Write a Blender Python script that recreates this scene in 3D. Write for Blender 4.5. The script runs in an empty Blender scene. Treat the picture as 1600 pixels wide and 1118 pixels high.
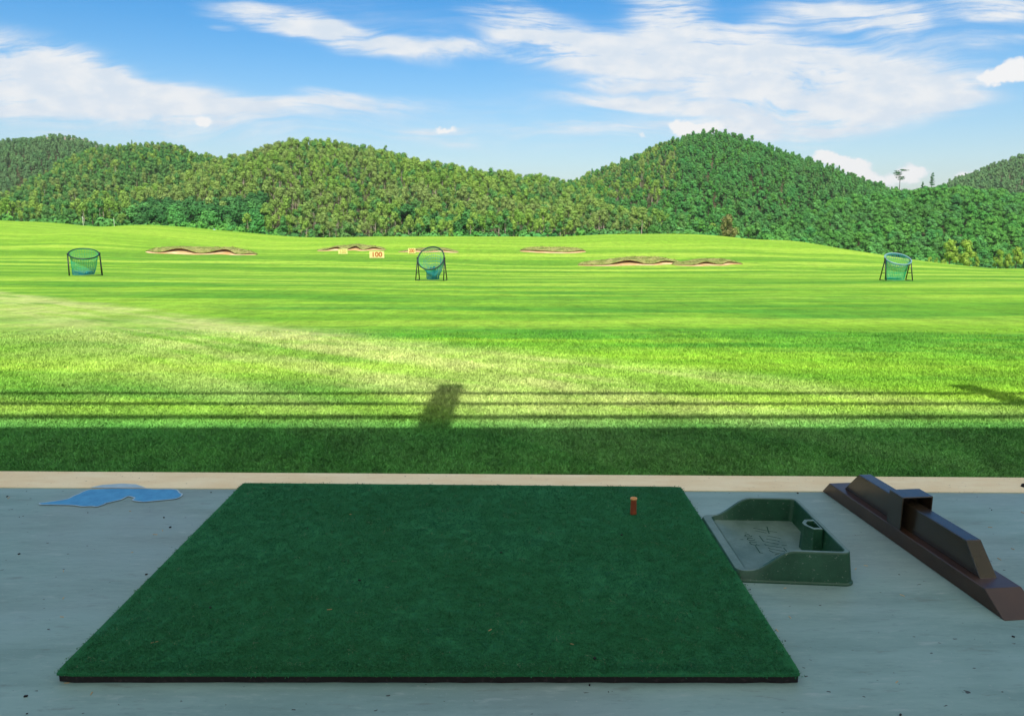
import bpy, bmesh, math, random
import numpy as np
from mathutils import Vector, Matrix
R = math.radians
rnd = random.Random(7)
nr = np.random.RandomState(11)
S = bpy.context.scene

# ---------------------------------------------------------------- camera, sky, sun, exposure
F = 1200.0; EYE = 0.97; PITCH = math.atan(224/1200)
cam_d = bpy.data.cameras.new('camera'); cam = bpy.data.objects.new('camera', cam_d)
S.collection.objects.link(cam); S.camera = cam
cam.location = (0, 0, EYE); cam.rotation_euler = (R(90) - PITCH, 0, 0)
cam_d.sensor_width = 36; cam_d.lens = 27; cam_d.clip_end = 6000; cam_d.clip_start = 0.05

SUN_EL = 52.0
sd = bpy.data.lights.new('sun', 'SUN'); sd.energy = 3.6; sd.angle = R(0.4); sd.color = (1.0, 0.96, 0.88)
so = bpy.data.objects.new('sun', sd); S.collection.objects.link(so)
so.rotation_euler = (R(90 - SUN_EL), 0, 0)      # light travels +Y and down (sun behind the camera)
S.view_settings.view_transform = 'Standard'; S.view_settings.look = 'None'
S.view_settings.exposure = 0.82; S.view_settings.gamma = 1
S.cycles.max_bounces = 6; S.cycles.diffuse_bounces = 3; S.cycles.glossy_bounces = 3; S.cycles.volume_bounces = 0
S.render.resolution_x = 1024; S.render.resolution_y = 715

# ---------------------------------------------------------------- node helpers
class NT:
    def __init__(s, tree): s.t = tree; s.n = tree.nodes; s.l = tree.links
    def new(s, typ, **k):
        n = s.n.new(typ)
        for a, b in k.items(): setattr(n, a, b)
        return n
    def put(s, n, i, v):
        if v is None: return
        if isinstance(v, bpy.types.NodeSocket): s.l.new(v, n.inputs[i])
        else:
            if isinstance(v, tuple) and len(v) == 3 and n.inputs[i].type == 'RGBA': v = v + (1,)
            n.inputs[i].default_value = v
    def m(s, op, a, b=None, c=None, clamp=False):
        n = s.new('ShaderNodeMath', operation=op, use_clamp=clamp)
        s.put(n, 0, a); s.put(n, 1, b); s.put(n, 2, c); return n.outputs[0]
    def v(s, op, a, b=None):
        n = s.new('ShaderNodeVectorMath', operation=op); s.put(n, 0, a); s.put(n, 1, b)
        return n.outputs[1] if op in ('LENGTH', 'DOT_PRODUCT') else n.outputs[0]
    def noise(s, vec, scale, detail=4, rough=.55, out=0):
        n = s.new('ShaderNodeTexNoise'); s.put(n, 'Vector', vec); n.inputs['Scale'].default_value = scale
        n.inputs['Detail'].default_value = detail; n.inputs['Roughness'].default_value = rough; return n.outputs[out]
    def ss(s, x, a, b, lo=0., hi=1.):
        n = s.new('ShaderNodeMapRange', interpolation_type='SMOOTHSTEP')
        s.put(n, 0, x); s.put(n, 1, a); s.put(n, 2, b); s.put(n, 3, lo); s.put(n, 4, hi); return n.outputs[0]
    def mix(s, f, a, b, bt='MIX'):
        n = s.new('ShaderNodeMix', data_type='RGBA', blend_type=bt)
        s.put(n, 0, f); s.put(n, 6, a); s.put(n, 7, b); return n.outputs[2]
    def xyz(s, v):
        n = s.new('ShaderNodeSeparateXYZ'); s.put(n, 0, v); return n.outputs
    def comb(s, x, y, z=0.):
        n = s.new('ShaderNodeCombineXYZ'); s.put(n, 0, x); s.put(n, 1, y); s.put(n, 2, z); return n.outputs[0]
def mapv(T, v, sc, loc=(0, 0, 0), rot=0):
    n = T.new('ShaderNodeMapping'); T.put(n, 0, v); n.inputs[1].default_value = loc
    n.inputs[2].default_value = (0, 0, rot); n.inputs[3].default_value = sc; return n.outputs[0]

# ---------------------------------------------------------------- sky
W = bpy.data.worlds.new('World'); S.world = W; W.use_nodes = True
T = NT(W.node_tree); T.n.clear()
out = T.new('ShaderNodeOutputWorld'); bg = T.new('ShaderNodeBackground'); T.l.new(bg.outputs[0], out.inputs[0])
sky = T.new('ShaderNodeTexSky', sky_type='NISHITA'); sky.sun_disc = False
sky.sun_elevation = R(SUN_EL); sky.sun_rotation = R(180); sky.altitude = 0
sky.air_density = 1.0; sky.dust_density = 0.6; sky.ozone_density = 2.2
gen = T.new('ShaderNodeTexCoord').outputs['Generated']
dx, dy, dz = T.xyz(gen)
dyc = T.m('MAXIMUM', dy, 0.08); front = T.ss(dy, .05, .2)
u = T.m('DIVIDE', dx, dyc); v = T.m('DIVIDE', dz, dyc)
uv = T.comb(u, v)
wob = T.noise(mapv(T, uv, (5, 11, 1)), 1.0, 3, .6, 1)
wob = T.v('SUBTRACT', wob, (0.5, 0.5, 0.5))
wsoft = T.v('ADD', uv, T.v('MULTIPLY', wob, (0.07, 0.035, 0)))
wob2 = T.v('SUBTRACT', T.noise(mapv(T, uv, (34, 40, 1)), 1.0, 4, .65, 1), (0.5, 0.5, 0.5))
wsharp = T.v('ADD', uv, T.v('MULTIPLY', wob2, (0.026, 0.026, 0)))
def pix_uv(x, y):
    a = (x-800)/F; b = (559-y)/F
    yy = math.cos(PITCH)+b*math.sin(PITCH); zz = -math.sin(PITCH)+b*math.cos(PITCH)
    return a/yy, zz/yy
def blob(vec, x, y, rx, ry, rot, w):
    cu, cv = pix_uv(x, y)
    d = T.v('SUBTRACT', vec, (cu, cv, 0))
    n = T.new('ShaderNodeVectorRotate', rotation_type='Z_AXIS'); T.put(n, 0, d); n.inputs['Angle'].default_value = R(rot)
    k = 0.97
    d = T.v('MULTIPLY', n.outputs[0], (F*k/rx, F*k/ry, 0))
    return T.ss(T.v('LENGTH', d), 1.35, 0.15, 0., w)
def total(vec, L):
    acc = None
    for b in L:
        o = blob(vec, *b); acc = o if acc is None else T.m('ADD', acc, o)
    return acc
# rotation: positive = falls to the right in the picture
SOFT = [(425, 28, 115, 22, 8, .8), (560, 60, 130, 19, 15, 1.0), (700, 80, 120, 14, 4, .8), (345, 45, 25, 6, 5, .4),
        (850, 55, 130, 40, 22, .9), (985, 85, 200, 30, 4, .8), (1045, 15, 75, 55, 30, .9), (1190, 105, 240, 48, 8, 1.0),
        (1150, 150, 200, 28, 3, .7), (1360, 140, 190, 42, 2, .9), (1260, 190, 190, 34, -4, .85), (1010, 165, 150, 12, 6, .9),
        (960, 132, 90, 10, 3, .45), (1420, 165, 120, 22, -12, .55), (1320, 22, 130, 22, 3, .75), (1400, 38, 50, 20, -10, .6), (1185, 38, 55, 14, 0, .45),
        (1570, 16, 100, 22, 3, .8), (1570, 70, 60, 8, -4, .35), (1180, 68, 110, 26, 10, .4),
        (40, 110, 150, 62, 8, 1.15), (170, 138, 130, 42, 20, 1.0), (300, 165, 150, 28, 6, .95), (440, 168, 110, 16, 2, .8),
        (570, 160, 120, 16, 4, .5), (120, 168, 240, 20, 2, .6), (675, 218, 70, 14, 4, .5), (515, 150, 60, 10, 4, .5),
        (930, 200, 90, 12, 4, .35), (820, 205, 60, 6, 2, .2), (1000, 195, 60, 8, 0, .25)]
HARD = [(1063, 199, 24, 20, 0, 1), (1106, 201, 30, 17, 0, 1), (1300, 250, 45, 14, 8, 1), (1335, 262, 34, 16, 8, 1),
        (1430, 268, 27, 17, 0, 1), (1380, 280, 45, 13, 0, .75), (1512, 276, 26, 10, 0, .85), (1570, 118, 58, 17, -4, 1), (1590, 100, 30, 18, 0, .9),
        (318, 193, 20, 9, 0, .95), (694, 202, 28, 8, 0, .8), (1001, 212, 9, 9, 0, .6)]
warp3 = T.v('ADD', wsoft, T.v('MULTIPLY', T.v('SUBTRACT', T.noise(mapv(T, uv, (2.2, 5, 1)), 1.0, 2, .5, 1), (.5, .5, .5)), (.30, .12, 0)))
streak = T.noise(mapv(T, warp3, (5.0, 46, 1), rot=R(3)), 1.0, 9, .68)
fluff = T.noise(mapv(T, uv, (30, 42, 1)), 1.0, 7, .62)
det = T.m('ADD', T.m('MULTIPLY', T.ss(streak, .26, .72), 1.2), T.m('MULTIPLY', fluff, .45))
VEIL = [(1180, 120, 400, 115, 3, .34), (150, 150, 330, 70, 8, .30), (600, 40, 260, 50, 8, .24), (700, 200, 260, 50, 0, .26), (420, 195, 240, 40, 0, .24), (1000, 215, 300, 40, 0, .16), (1450, 60, 200, 80, 0, .28), (120, 205, 240, 30, 0, .25)]
sumc = T.m('ADD', total(wsoft, SOFT), total(wsoft, VEIL))
sd_ = T.m('MULTIPLY', sumc, T.m('ADD', det, -.06))
soft = T.ss(sd_, 0.03, 1.0, 0., .97)
hd = T.m('ADD', total(wsharp, HARD), T.m('MULTIPLY', T.m('SUBTRACT', fluff, .5), .7))
hard = T.ss(hd, .28, .78, 0., .96)
# unseen cloud over the rest of the dome, added for fill light
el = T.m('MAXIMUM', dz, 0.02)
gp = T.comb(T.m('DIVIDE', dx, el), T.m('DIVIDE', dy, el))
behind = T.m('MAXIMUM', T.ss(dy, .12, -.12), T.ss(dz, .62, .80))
fill_cloud = T.m('MULTIPLY', T.ss(T.noise(gp, .9, 6, .6), .30, .50, 0., .95), behind)       # broken cloud deck behind and overhead, added bright to fill the shade
cl = T.m('MAXIMUM', T.m('MAXIMUM', soft, hard), fill_cloud)
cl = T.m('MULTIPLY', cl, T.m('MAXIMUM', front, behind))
hs = T.new('ShaderNodeHueSaturation'); T.l.new(sky.outputs[0], hs.inputs['Color'])
hs.inputs['Saturation'].default_value = 1.5; hs.inputs['Value'].default_value = .74
col = T.mix(T.m('MULTIPLY', T.ss(dz, .24, .0), .46), hs.outputs[0], (1.85, 2.45, 3.3))
shade = T.mix(T.ss(T.noise(mapv(T, uv, (22, 44, 1), loc=(.4, .05, 0)), 1.0, 4), .35, .7), (3.5, 3.9, 4.35), (4.3, 4.4, 4.5))
shade = T.mix(T.m('MULTIPLY', hard, front), shade, (4.7, 4.65, 4.6))
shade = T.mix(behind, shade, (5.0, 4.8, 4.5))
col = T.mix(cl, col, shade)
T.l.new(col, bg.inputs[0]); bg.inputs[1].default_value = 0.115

# ---------------------------------------------------------------- material helper
MATS = {}
def mat(name, fn, rough=.8, spec=.3):
    m = bpy.data.materials.new(name); m.use_nodes = True
    t = NT(m.node_tree); b = m.node_tree.nodes['Principled BSDF']
    b.inputs['Roughness'].default_value = rough; b.inputs['Specular IOR Level'].default_value = spec
    pos = t.new('ShaderNodeNewGeometry').outputs['Position']
    obj = t.new('ShaderNodeTexCoord').outputs['Object']
    c = fn(t, pos, obj, b)
    if c is not None: t.put(b, 'Base Color', c)
    MATS[name] = m; return m
def bump(t, b, h, strength=.3, dist=.01):
    n = t.new('ShaderNodeBump'); t.put(n, 'Height', h); n.inputs['Strength'].default_value = strength
    n.inputs['Distance'].default_value = dist; t.l.new(n.outputs[0], b.inputs['Normal'])

def lawn_col(t, pos, blade=False):
    x, y, z = t.xyz(pos)
    flat = t.comb(x, y, 0.)
    big = t.noise(mapv(t, flat, (.045, .30, 1)), 1.0, 5, .62)              # long streaks across the range
    mown = t.noise(mapv(t, flat, (.06, .55, 1), loc=(3, 7, 0)), 1.0, 5, .7)
    mowf = t.noise(mapv(t, flat, (.013, .115, 1), loc=(5, 2, 0)), 1.0, 5, .72)
    wf = t.ss(y, 10, 45); mow = t.m('ADD', t.m('MULTIPLY', mown, t.m('SUBTRACT', 1., wf)), t.m('MULTIPLY', mowf, wf))
    mid = t.noise(mapv(t, flat, (.35, 1.1, 1)), 1.0, 4, .6)
    fine = t.noise(mapv(t, flat, (30, 22, 1)), 1.0, 4, .75)
    fine2 = t.noise(mapv(t, flat, (6, 3.2, 1)), 1.0, 5, .8)
    fine3 = t.noise(mapv(t, flat, (1.3, .42, 1)), 1.0, 6, .82)
    patch = t.noise(mapv(t, flat, (.10, .42, 1), loc=(9, 2, 0)), 1.0, 5, .66)
    c = t.mix(t.ss(big, .36, .60), (.060, .175, .014), (.130, .255, .018))
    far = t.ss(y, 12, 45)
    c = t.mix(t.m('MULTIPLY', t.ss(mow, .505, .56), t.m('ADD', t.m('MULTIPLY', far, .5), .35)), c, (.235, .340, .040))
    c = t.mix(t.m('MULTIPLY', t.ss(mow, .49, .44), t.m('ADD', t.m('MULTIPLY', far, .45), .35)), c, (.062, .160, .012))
    c = t.mix(t.m('MULTIPLY', t.m('MULTIPLY', t.ss(patch, .50, .62), t.ss(y, 60, 30)), .75), c, (.034, .145, .014))
    c = t.mix(t.m('MULTIPLY', t.ss(mid, .52, .70), .5), c, (.045, .155, .014))
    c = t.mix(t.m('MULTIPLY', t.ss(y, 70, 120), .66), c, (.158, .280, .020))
    # paler worn band running diagonally
    s = t.m('ADD', t.m('ADD', x, y), t.m('MULTIPLY', t.m('SUBTRACT', t.noise(flat, .5, 4), .5), 1.6))
    edge = t.m('MULTIPLY', t.ss(s, 7.3, 6.2), t.m('MULTIPLY', t.ss(s, 1.6, 5.6, .22, 1.0), t.ss(x, 3.2, .2, .45, 1.)))
    along = t.m('MULTIPLY', t.m('SUBTRACT', x, y), .10); across = t.m('MULTIPLY', t.m('ADD', x, y), .95)
    pn = t.noise(mapv(t, flat, (.8, .8, 1)), 1.0, 5, .7)
    pn2 = t.noise(t.comb(along, across, 0.), 1.0, 5, .62)
    pf = t.m('MULTIPLY', edge, t.m('MULTIPLY', t.ss(pn2, .38, .56, .25, 1.), t.ss(pn, .30, .60, .45, 1.)))
    c = t.mix(t.m('MULTIPLY', pf, .85), c, (.285, .315, .115))
    c = t.mix(t.m('MULTIPLY', t.ss(y, 4.1, 3.5), .8), c, (.040, .165, .036))  # darker green next to the kerb, roof shade put into the grass colour
    f = t.m('ADD', t.m('ADD', t.m('MULTIPLY', fine, .75), t.m('MULTIPLY', fine2, .65)), t.m('MULTIPLY', fine3, .65))
    g = t.ss(f, .70, 1.36, .62, 2.0)
    n = t.new('ShaderNodeVectorMath', operation='SCALE'); t.put(n, 0, c); t.put(n, 3, g)
    return n.outputs[0], f
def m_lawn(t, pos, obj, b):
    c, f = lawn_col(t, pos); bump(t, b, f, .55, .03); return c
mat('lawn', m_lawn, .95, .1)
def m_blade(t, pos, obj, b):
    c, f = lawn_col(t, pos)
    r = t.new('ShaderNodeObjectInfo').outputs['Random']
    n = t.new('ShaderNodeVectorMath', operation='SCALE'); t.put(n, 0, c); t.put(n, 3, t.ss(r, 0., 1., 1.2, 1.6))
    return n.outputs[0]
mat('blade', m_blade, .7, .2)

def m_floor(t, pos, obj, b):
    n1 = t.noise(mapv(t, pos, (1.0, 4.5, 1)), 1.3, 6, .62); n2 = t.noise(mapv(t, pos, (7, 30, 7)), 1.0, 5, .68); n3 = t.noise(pos, 1.1, 3)
    c = t.mix(t.ss(n1, .34, .64), (.165, .285, .265), (.235, .375, .350))
    c = t.mix(t.m('MULTIPLY', t.ss(n3, .42, .66), .6), c, (.215, .285, .280))
    c = t.mix(t.m('MULTIPLY', t.ss(n2, .56, .72), .55), c, (.34, .44, .43))
    c = t.mix(t.m('MULTIPLY', t.ss(n2, .42, .30), .5), c, (.13, .17, .15))
    n4 = t.noise(mapv(t, pos, (22, 95, 22)), 1.0, 5, .75)
    c = t.mix(t.m('MULTIPLY', t.ss(n4, .54, .70), .28), c, (.36, .46, .44))
    c = t.mix(t.m('MULTIPLY', t.ss(n4, .46, .30), .35), c, (.10, .16, .155))
    n5 = t.noise(pos, .9, 5, .7)
    c = t.mix(t.m('MULTIPLY', t.ss(n5, .54, .70), .45), c, (.13, .185, .185))
    sp = t.noise(mapv(t, pos, (42, 70, 60)), 1.0, 2, .5)
    c = t.mix(t.ss(sp, .715, .745), c, (.03, .04, .04))
    c = t.mix(t.m('MULTIPLY', t.ss(t.noise(pos, 150, 2), .66, .74), .4), c, (.42, .44, .44))
    t.put(b, 'Roughness', t.ss(n1, .3, .7, .62, .42)); bump(t, b, n2, .22, .004); return c
mat('floor_paint', m_floor, .5, .45)
def m_strip(t, pos, obj, b):
    n1 = t.noise(mapv(t, pos, (3, 9, 3)), 1.5, 6, .65); n2 = t.noise(pos, 60, 4, .7)
    c = t.mix(t.ss(n1, .3, .7), (.82, .66, .40), (.90, .79, .53))
    c = t.mix(t.ss(n2, .64, .74), c, (.16, .13, .09)); bump(t, b, n2, .35, .004); return c
mat('bare_concrete', m_strip, .85, .2)
def m_wall(t, pos, obj, b):
    return t.mix(t.noise(pos, 1.2, 4), (.55, .54, .50), (.66, .65, .62))
mat('plaster', m_wall)
def m_turf(t, pos, obj, b):
    n1 = t.noise(pos, 3.0, 5, .6); n2 = t.noise(pos, 420, 2, .7); n3 = t.noise(pos, 60, 4, .7)
    c = t.mix(t.ss(n1, .35, .65), (.016, .130, .046), (.028, .180, .066))
    c = t.mix(t.m('MULTIPLY', t.ss(n3, .50, .70), .6), c, (.014, .135, .070))
    c = t.mix(t.ss(n2, .6, .75), c, (.055, .22, .10)); w = t.noise(mapv(t, pos, (1.6, 2.2, 1)), 1.0, 4, .6)
    c = t.mix(t.m('MULTIPLY', t.ss(w, .54, .72), .35), c, (.022, .115, .075))
    bump(t, b, n2, .5, .004); return c
mat('turf', m_turf, .9, .12)
def m_fibre(t, pos, obj, b):
    r = t.new('ShaderNodeObjectInfo').outputs['Random']; n1 = t.noise(pos, 3.0, 5, .6)
    c = t.mix(r, (.020, .138, .050), (.034, .180, .070)); c = t.mix(t.ss(n1, .4, .7), c, (.018, .150, .070))
    c = t.mix(t.ss(r, .985, .99), c, (.12, .22, .12)); return c
mat('fibre', m_fibre, .7, .15)
def m_rubber(t, pos, obj, b):
    return t.mix(t.ss(t.noise(pos, 90, 3), .55, .72), (.010, .009, .010), (.035, .028, .028))
mat('rubber', m_rubber, .75, .3)
def plain(c1, c2, sc=6., bs=.15, bd=.002):
    def fn(t, pos, obj, b):
        n = t.noise(obj, sc, 5, .65); bump(t, b, t.noise(obj, sc*18, 3), bs, bd); return t.mix(t.ss(n, .32, .68), c1, c2)
    return fn
mat('pale_concrete', plain((.52, .49, .43), (.64, .60, .53), 2), .9, .2)
mat('orange_rubber', plain((.20, .042, .014), (.30, .068, .020), 40), .6, .4)
mat('orange_rim', plain((.62, .30, .10), (.72, .38, .14), 60), .5, .4)
def m_tray(t, pos, obj, b):
    n = t.noise(obj, 14, 6, .7); n2 = t.noise(obj, 130, 3, .7)
    nz = t.xyz(t.new('ShaderNodeNewGeometry').outputs['Normal'])[2]
    c = t.mix(t.ss(n, .35, .7), (.008, .058, .027), (.016, .084, .041))
    dust = t.m('MULTIPLY', t.ss(nz, .75, .98), t.ss(n, .25, .65, .40, .80))     # dust on level faces; the walls' shade is in the darker base colour
    c = t.mix(dust, c, (.165, .250, .215)); c = t.mix(t.m('MULTIPLY', t.ss(n2, .62, .72), .5), c, (.30, .34, .30))
    bump(t, b, n2, .12, .002); return c
mat('tray_plastic', m_tray, .42, .5)
mat('engraving', plain((.020, .070, .050), (.035, .095, .070), 60), .8, .2)
mat('brown_metal', plain((.036, .019, .011), (.060, .031, .017), 5, .08), .33, .55)
mat('brown_ridge', plain((.026, .019, .011), (.040, .028, .017), 5, .06), .24, .75)
mat('blue_paint', plain((.045, .250, .500), (.070, .330, .600), 22), .55, .4)
mat('pale_blue', plain((.30, .46, .56), (.40, .55, .62), 30), .5, .4)
mat('dark_steel', plain((.008, .011, .010), (.016, .020, .018), 5), .45, .4)
mat('ring_green', plain((.004, .026, .020), (.006, .042, .030), 4), .5, .4)
mat('ring_teal', plain((.10, .20, .22), (.16, .30, .32), 4), .5, .4)
mat('net_green', plain((.020, .300, .105), (.030, .36, .17), 4), .7, .2)
mat('net_blue', plain((.012, .19, .20), (.03, .26, .28), 4), .7, .2)
mat('sign_yellow', plain((.56, .50, .19), (.64, .57, .25), 2), .6, .3)
mat('sign_orange', plain((.34, .07, .01), (.42, .10, .02), 2), .6, .3)
mat('pole_white', plain((.48, .50, .44), (.60, .61, .55), 2), .6, .3)
mat('tent_cloth', plain((.38, .55, .66), (.50, .66, .76), .6), .8, .2)
mat('tent_wall', plain((.25, .30, .34), (.32, .36, .40), .6), .8, .2)
mat('rock', plain((.22, .19, .15), (.38, .34, .29), .4, .5, .4), .9, .2)
def m_sand(t, pos, obj, b):
    n = t.noise(mapv(t, pos, (.5, .5, 3)), 1.2, 5, .65)
    return t.mix(t.ss(n, .35, .68), (.44, .27, .12), (.62, .48, .27))
mat('sand', m_sand, .95, .1)
def m_bank(t, pos, obj, b):
    n = t.noise(mapv(t, pos, (1.2, 1.2, 3)), 1.0, 6, .75)
    c = t.mix(t.ss(n, .36, .64), (.110, .150, .030), (.270, .265, .095))
    return t.mix(t.ss(t.noise(pos, 5, 3), .55, .7), c, (.07, .06, .02))
mat('rough_grass', m_bank, .95, .1)
mat('soil', plain((.07, .045, .02), (.16, .09, .045), 3), .95, .1)
def m_hill(t, pos, obj, b):
    n = t.noise(pos, .06, 5, .7)
    return t.mix(t.ss(n, .35, .65), (.030, .048, .014), (.095, .085, .045))
mat('hill_soil', m_hill, 1., .05)
def leafmat(name, a, c2, d, sc=.03):
    def fn(t, pos, obj, b):
        r = t.new('ShaderNodeObjectInfo').outputs['Random']
        p = t.noise(pos, sc, 3); q = t.noise(pos, 1.1, 2, .8)
        c = t.mix(r, a, c2); c = t.mix(t.m('MULTIPLY', t.ss(p, .42, .66), .8), c, d)
        n = t.new('ShaderNodeVectorMath', operation='SCALE'); t.put(n, 0, c); t.put(n, 3, t.ss(q, .3, .7, .74, 1.28))
        return n.outputs[0]
    return mat(name, fn, .75, .15)
leafmat('leaf_euc', (.120, .260, .034), (.210, .340, .055), (.180, .250, .075))
leafmat('leaf_mid', (.050, .185, .042), (.092, .250, .056), (.100, .215, .055))
leafmat('leaf_far', (.085, .205, .075), (.125, .250, .085), (.110, .205, .080))  # greyed leaves, distance haze put into the colour
leafmat('leaf_deep', (.044, .200, .046), (.090, .275, .058), (.064, .185, .050))
leafmat('leaf_lush', (.048, .200, .032), (.090, .265, .040), (.055, .165, .032))
leafmat('leaf_dark', (.024, .110, .026), (.042, .150, .034), (.032, .120, .030))
leafmat('leaf_yellow', (.150, .270, .030), (.210, .320, .040), (.160, .26, .035))
leafmat('leaf_brown', (.12, .14, .040), (.17, .16, .055), (.14, .15, .045))
mat('bark', plain((.22, .19, .14), (.38, .34, .27), .8), .9, .1)
mat('bark_dark', plain((.05, .040, .028), (.09, .07, .05), .8), .9, .1)

# ---------------------------------------------------------------- object helpers
C = S.collection
def tag(o, label=None, cat=None, group=None, kind=None):
    if label: o['label'] = label
    if cat: o['category'] = cat
    if group: o['group'] = group
    if kind: o['kind'] = kind
    return o
def empty(name, loc, rz=0.):
    o = bpy.data.objects.new(name, None); C.objects.link(o); o.location = loc; o.rotation_euler = (0, 0, rz); o.empty_display_size = .1
    return o
def mesh(name, verts, faces, mats, parent=None, smooth=False, fm=None, link=True):
    me = bpy.data.meshes.new(name); me.from_pydata([tuple(p) for p in verts], [], faces)
    for m in (mats if isinstance(mats, (list, tuple)) else [mats]): me.materials.append(MATS[m])
    if fm is not None: me.polygons.foreach_set('material_index', fm)
    if smooth: me.polygons.foreach_set('use_smooth', [True]*len(me.polygons))
    me.update(); o = bpy.data.objects.new(name, me)
    if link: C.objects.link(o)
    if parent: o.parent = parent
    return o
class MB:
    def __init__(s): s.v = []; s.f = []
    def add(s, v, f):
        o = len(s.v); s.v += [tuple(p) for p in v]; s.f += [tuple(i+o for i in q) for q in f]; return s
    def box(s, c, d, rz=0.):
        cx, cy, cz = c; a, b, h = d[0]/2, d[1]/2, d[2]/2; cs, sn = math.cos(rz), math.sin(rz)
        v = [(cx+x*a*cs-y*b*sn, cy+x*a*sn+y*b*cs, cz+z*h) for z in (-1, 1) for x, y in ((-1, -1), (1, -1), (1, 1), (-1, 1))]
        return s.add(v, [(0, 3, 2, 1), (4, 5, 6, 7), (0, 1, 5, 4), (1, 2, 6, 5), (2, 3, 7, 6), (3, 0, 4, 7)])
    def tube(s, pts, r, n=8, closed=False, cap=True):
        P = [Vector(p) for p in pts]; m = len(P); rings = []
        rr = r if isinstance(r, (list, tuple)) else [r]*m
        for i in range(m):
            if closed: t = P[(i+1) % m]-P[i-1]
            else: t = P[min(i+1, m-1)]-P[max(i-1, 0)]
            t.normalize(); a = Vector((0, 0, 1)) if abs(t.z) < .9 else Vector((1, 0, 0))
            e1 = t.cross(a).normalized(); e2 = t.cross(e1)
            rings.append([P[i]+(e1*math.cos(2*math.pi*k/n)+e2*math.sin(2*math.pi*k/n))*rr[i] for k in range(n)])
        v = [p for q in rings for p in q]; f = []
        for i in range(m if closed else m-1):
            j = (i+1) % m
            for k in range(n): f.append((i*n+k, i*n+(k+1) % n, j*n+(k+1) % n, j*n+k))
        if cap and not closed: f += [tuple(range(n))[::-1], tuple((m-1)*n+k for k in range(n))]
        return s.add(v, f)
    def build(s, name, m, parent=None, smooth=False, bevel=0.):
        o = mesh(name, s.v, s.f, m, parent, smooth)
        if bevel:
            b = o.modifiers.new('bevel', 'BEVEL'); b.width = bevel; b.segments = 2; b.limit_method = 'ANGLE'; b.angle_limit = R(35)
        return o
def copy_tree(o, parent=None):
    c = o.copy(); C.objects.link(c)
    if parent: c.parent = parent
    for ch in o.children: copy_tree(ch, c)
    return c
def pix_dir(x, y):
    a = (x-800)/F; b = (559-y)/F
    return Vector((a, math.cos(PITCH)+b*math.sin(PITCH), -math.sin(PITCH)+b*math.cos(PITCH)))
def bp(x, y, z=0.):
    d = pix_dir(x, y); t = (z-EYE)/d.z; return Vector((d.x*t, d.y*t, z))
def pr(X, Y, Z):
    Z = Z-EYE; d = Y*math.cos(PITCH)-Z*math.sin(PITCH); up = Y*math.sin(PITCH)+Z*math.cos(PITCH)
    return 800+F*X/d, 559-F*up/d

def PX(px, row, Y): return pix_uv(px, row)[0]*Y
def RZ(row, Y): return EYE+pix_uv(800, row)[1]*Y
# ---------------------------------------------------------------- terrain
YC = 170.0
CR = [(-400, 343), (0, 347), (100, 350), (165, 356), (190, 357.5), (240, 353.5), (300, 356.5), (400, 366), (480, 372.5), (520, 373), (600, 371), (720, 371),
      (850, 373), (950, 367.5), (1060, 367), (1110, 370), (1160, 376), (1210, 377.5), (1260, 387), (1340, 405), (1400, 415), (1430, 419), (2100, 421)]
CRx = [PX(a, b, YC) for a, b in CR]; CRz = [RZ(b, YC) for a, b in CR]
def sm(t): t = np.clip(t, 0, 1); return t*t*(3-2*t)
def crest(X):
    return (np.interp(X-2.5, CRx, CRz)+np.interp(X, CRx, CRz)+np.interp(X+2.5, CRx, CRz))/3
def ground(X, Y):
    X = np.asarray(X, float); Y = np.asarray(Y, float)
    p = -.06-.065*np.maximum(Y-4, 0)+.0138*np.maximum(-X-1, 0)*sm(Y/38)
    p = p+.03*np.sin(X*.35+1)*np.sin(Y*.22)*sm((Y-8)/20)
    pc = -.06-.065*(YC-4)
    t = sm((Y-50)/(YC-50))
    z = p+t*(crest(X*YC/np.maximum(Y, 40)*.5+X*.5)-(pc+.0138*np.maximum(-X-1, 0)))
    z = z+.25*np.sin(X*.11+Y*.05)*np.sin(Y*.09+1)*sm((Y-60)/30)*sm((165-Y)/30)
    back = np.where(Y > YC, crest(X)-(Y-YC)**2*.012-(Y-YC)*.05, z)
    return np.where(Y > YC, back, z)
def hit(x, y, zo=0.):
    d = pix_dir(x, y); Y = 3.
    while Y < 175:
        X = d.x/d.y*Y; Z = EYE+d.z/d.y*Y
        if Z <= float(ground(X, Y))+zo: return Vector((X, Y, float(ground(X, Y))))
        Y *= 1.002
    return Vector((d.x/d.y*170, 170, float(ground(d.x/d.y*170, 170))))
EDGE = lambda X: 2.78-.0188*X
ys = []; y = 0.
while y < 1: ys.append(y); y += .01
rows = [2.70]
while rows[-1] < 188: rows.append(rows[-1]+max(.12, rows[-1]*.016) if rows[-1] < 165 else rows[-1]+1.2)
NU = 241; vs = []; fs = []
us = np.linspace(-1.25, 1.25, NU)
for Y in rows:
    X = us*(Y+6); Z = ground(X, Y*np.ones(NU)); vs += list(zip(X, [Y]*NU, Z))
for i in range(len(rows)-1):
    for j in range(NU-1): a = i*NU+j; fs.append((a, a+1, a+NU+1, a+NU))
tag(mesh('lawn', vs, fs, 'lawn', smooth=True), kind='structure')

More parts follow.
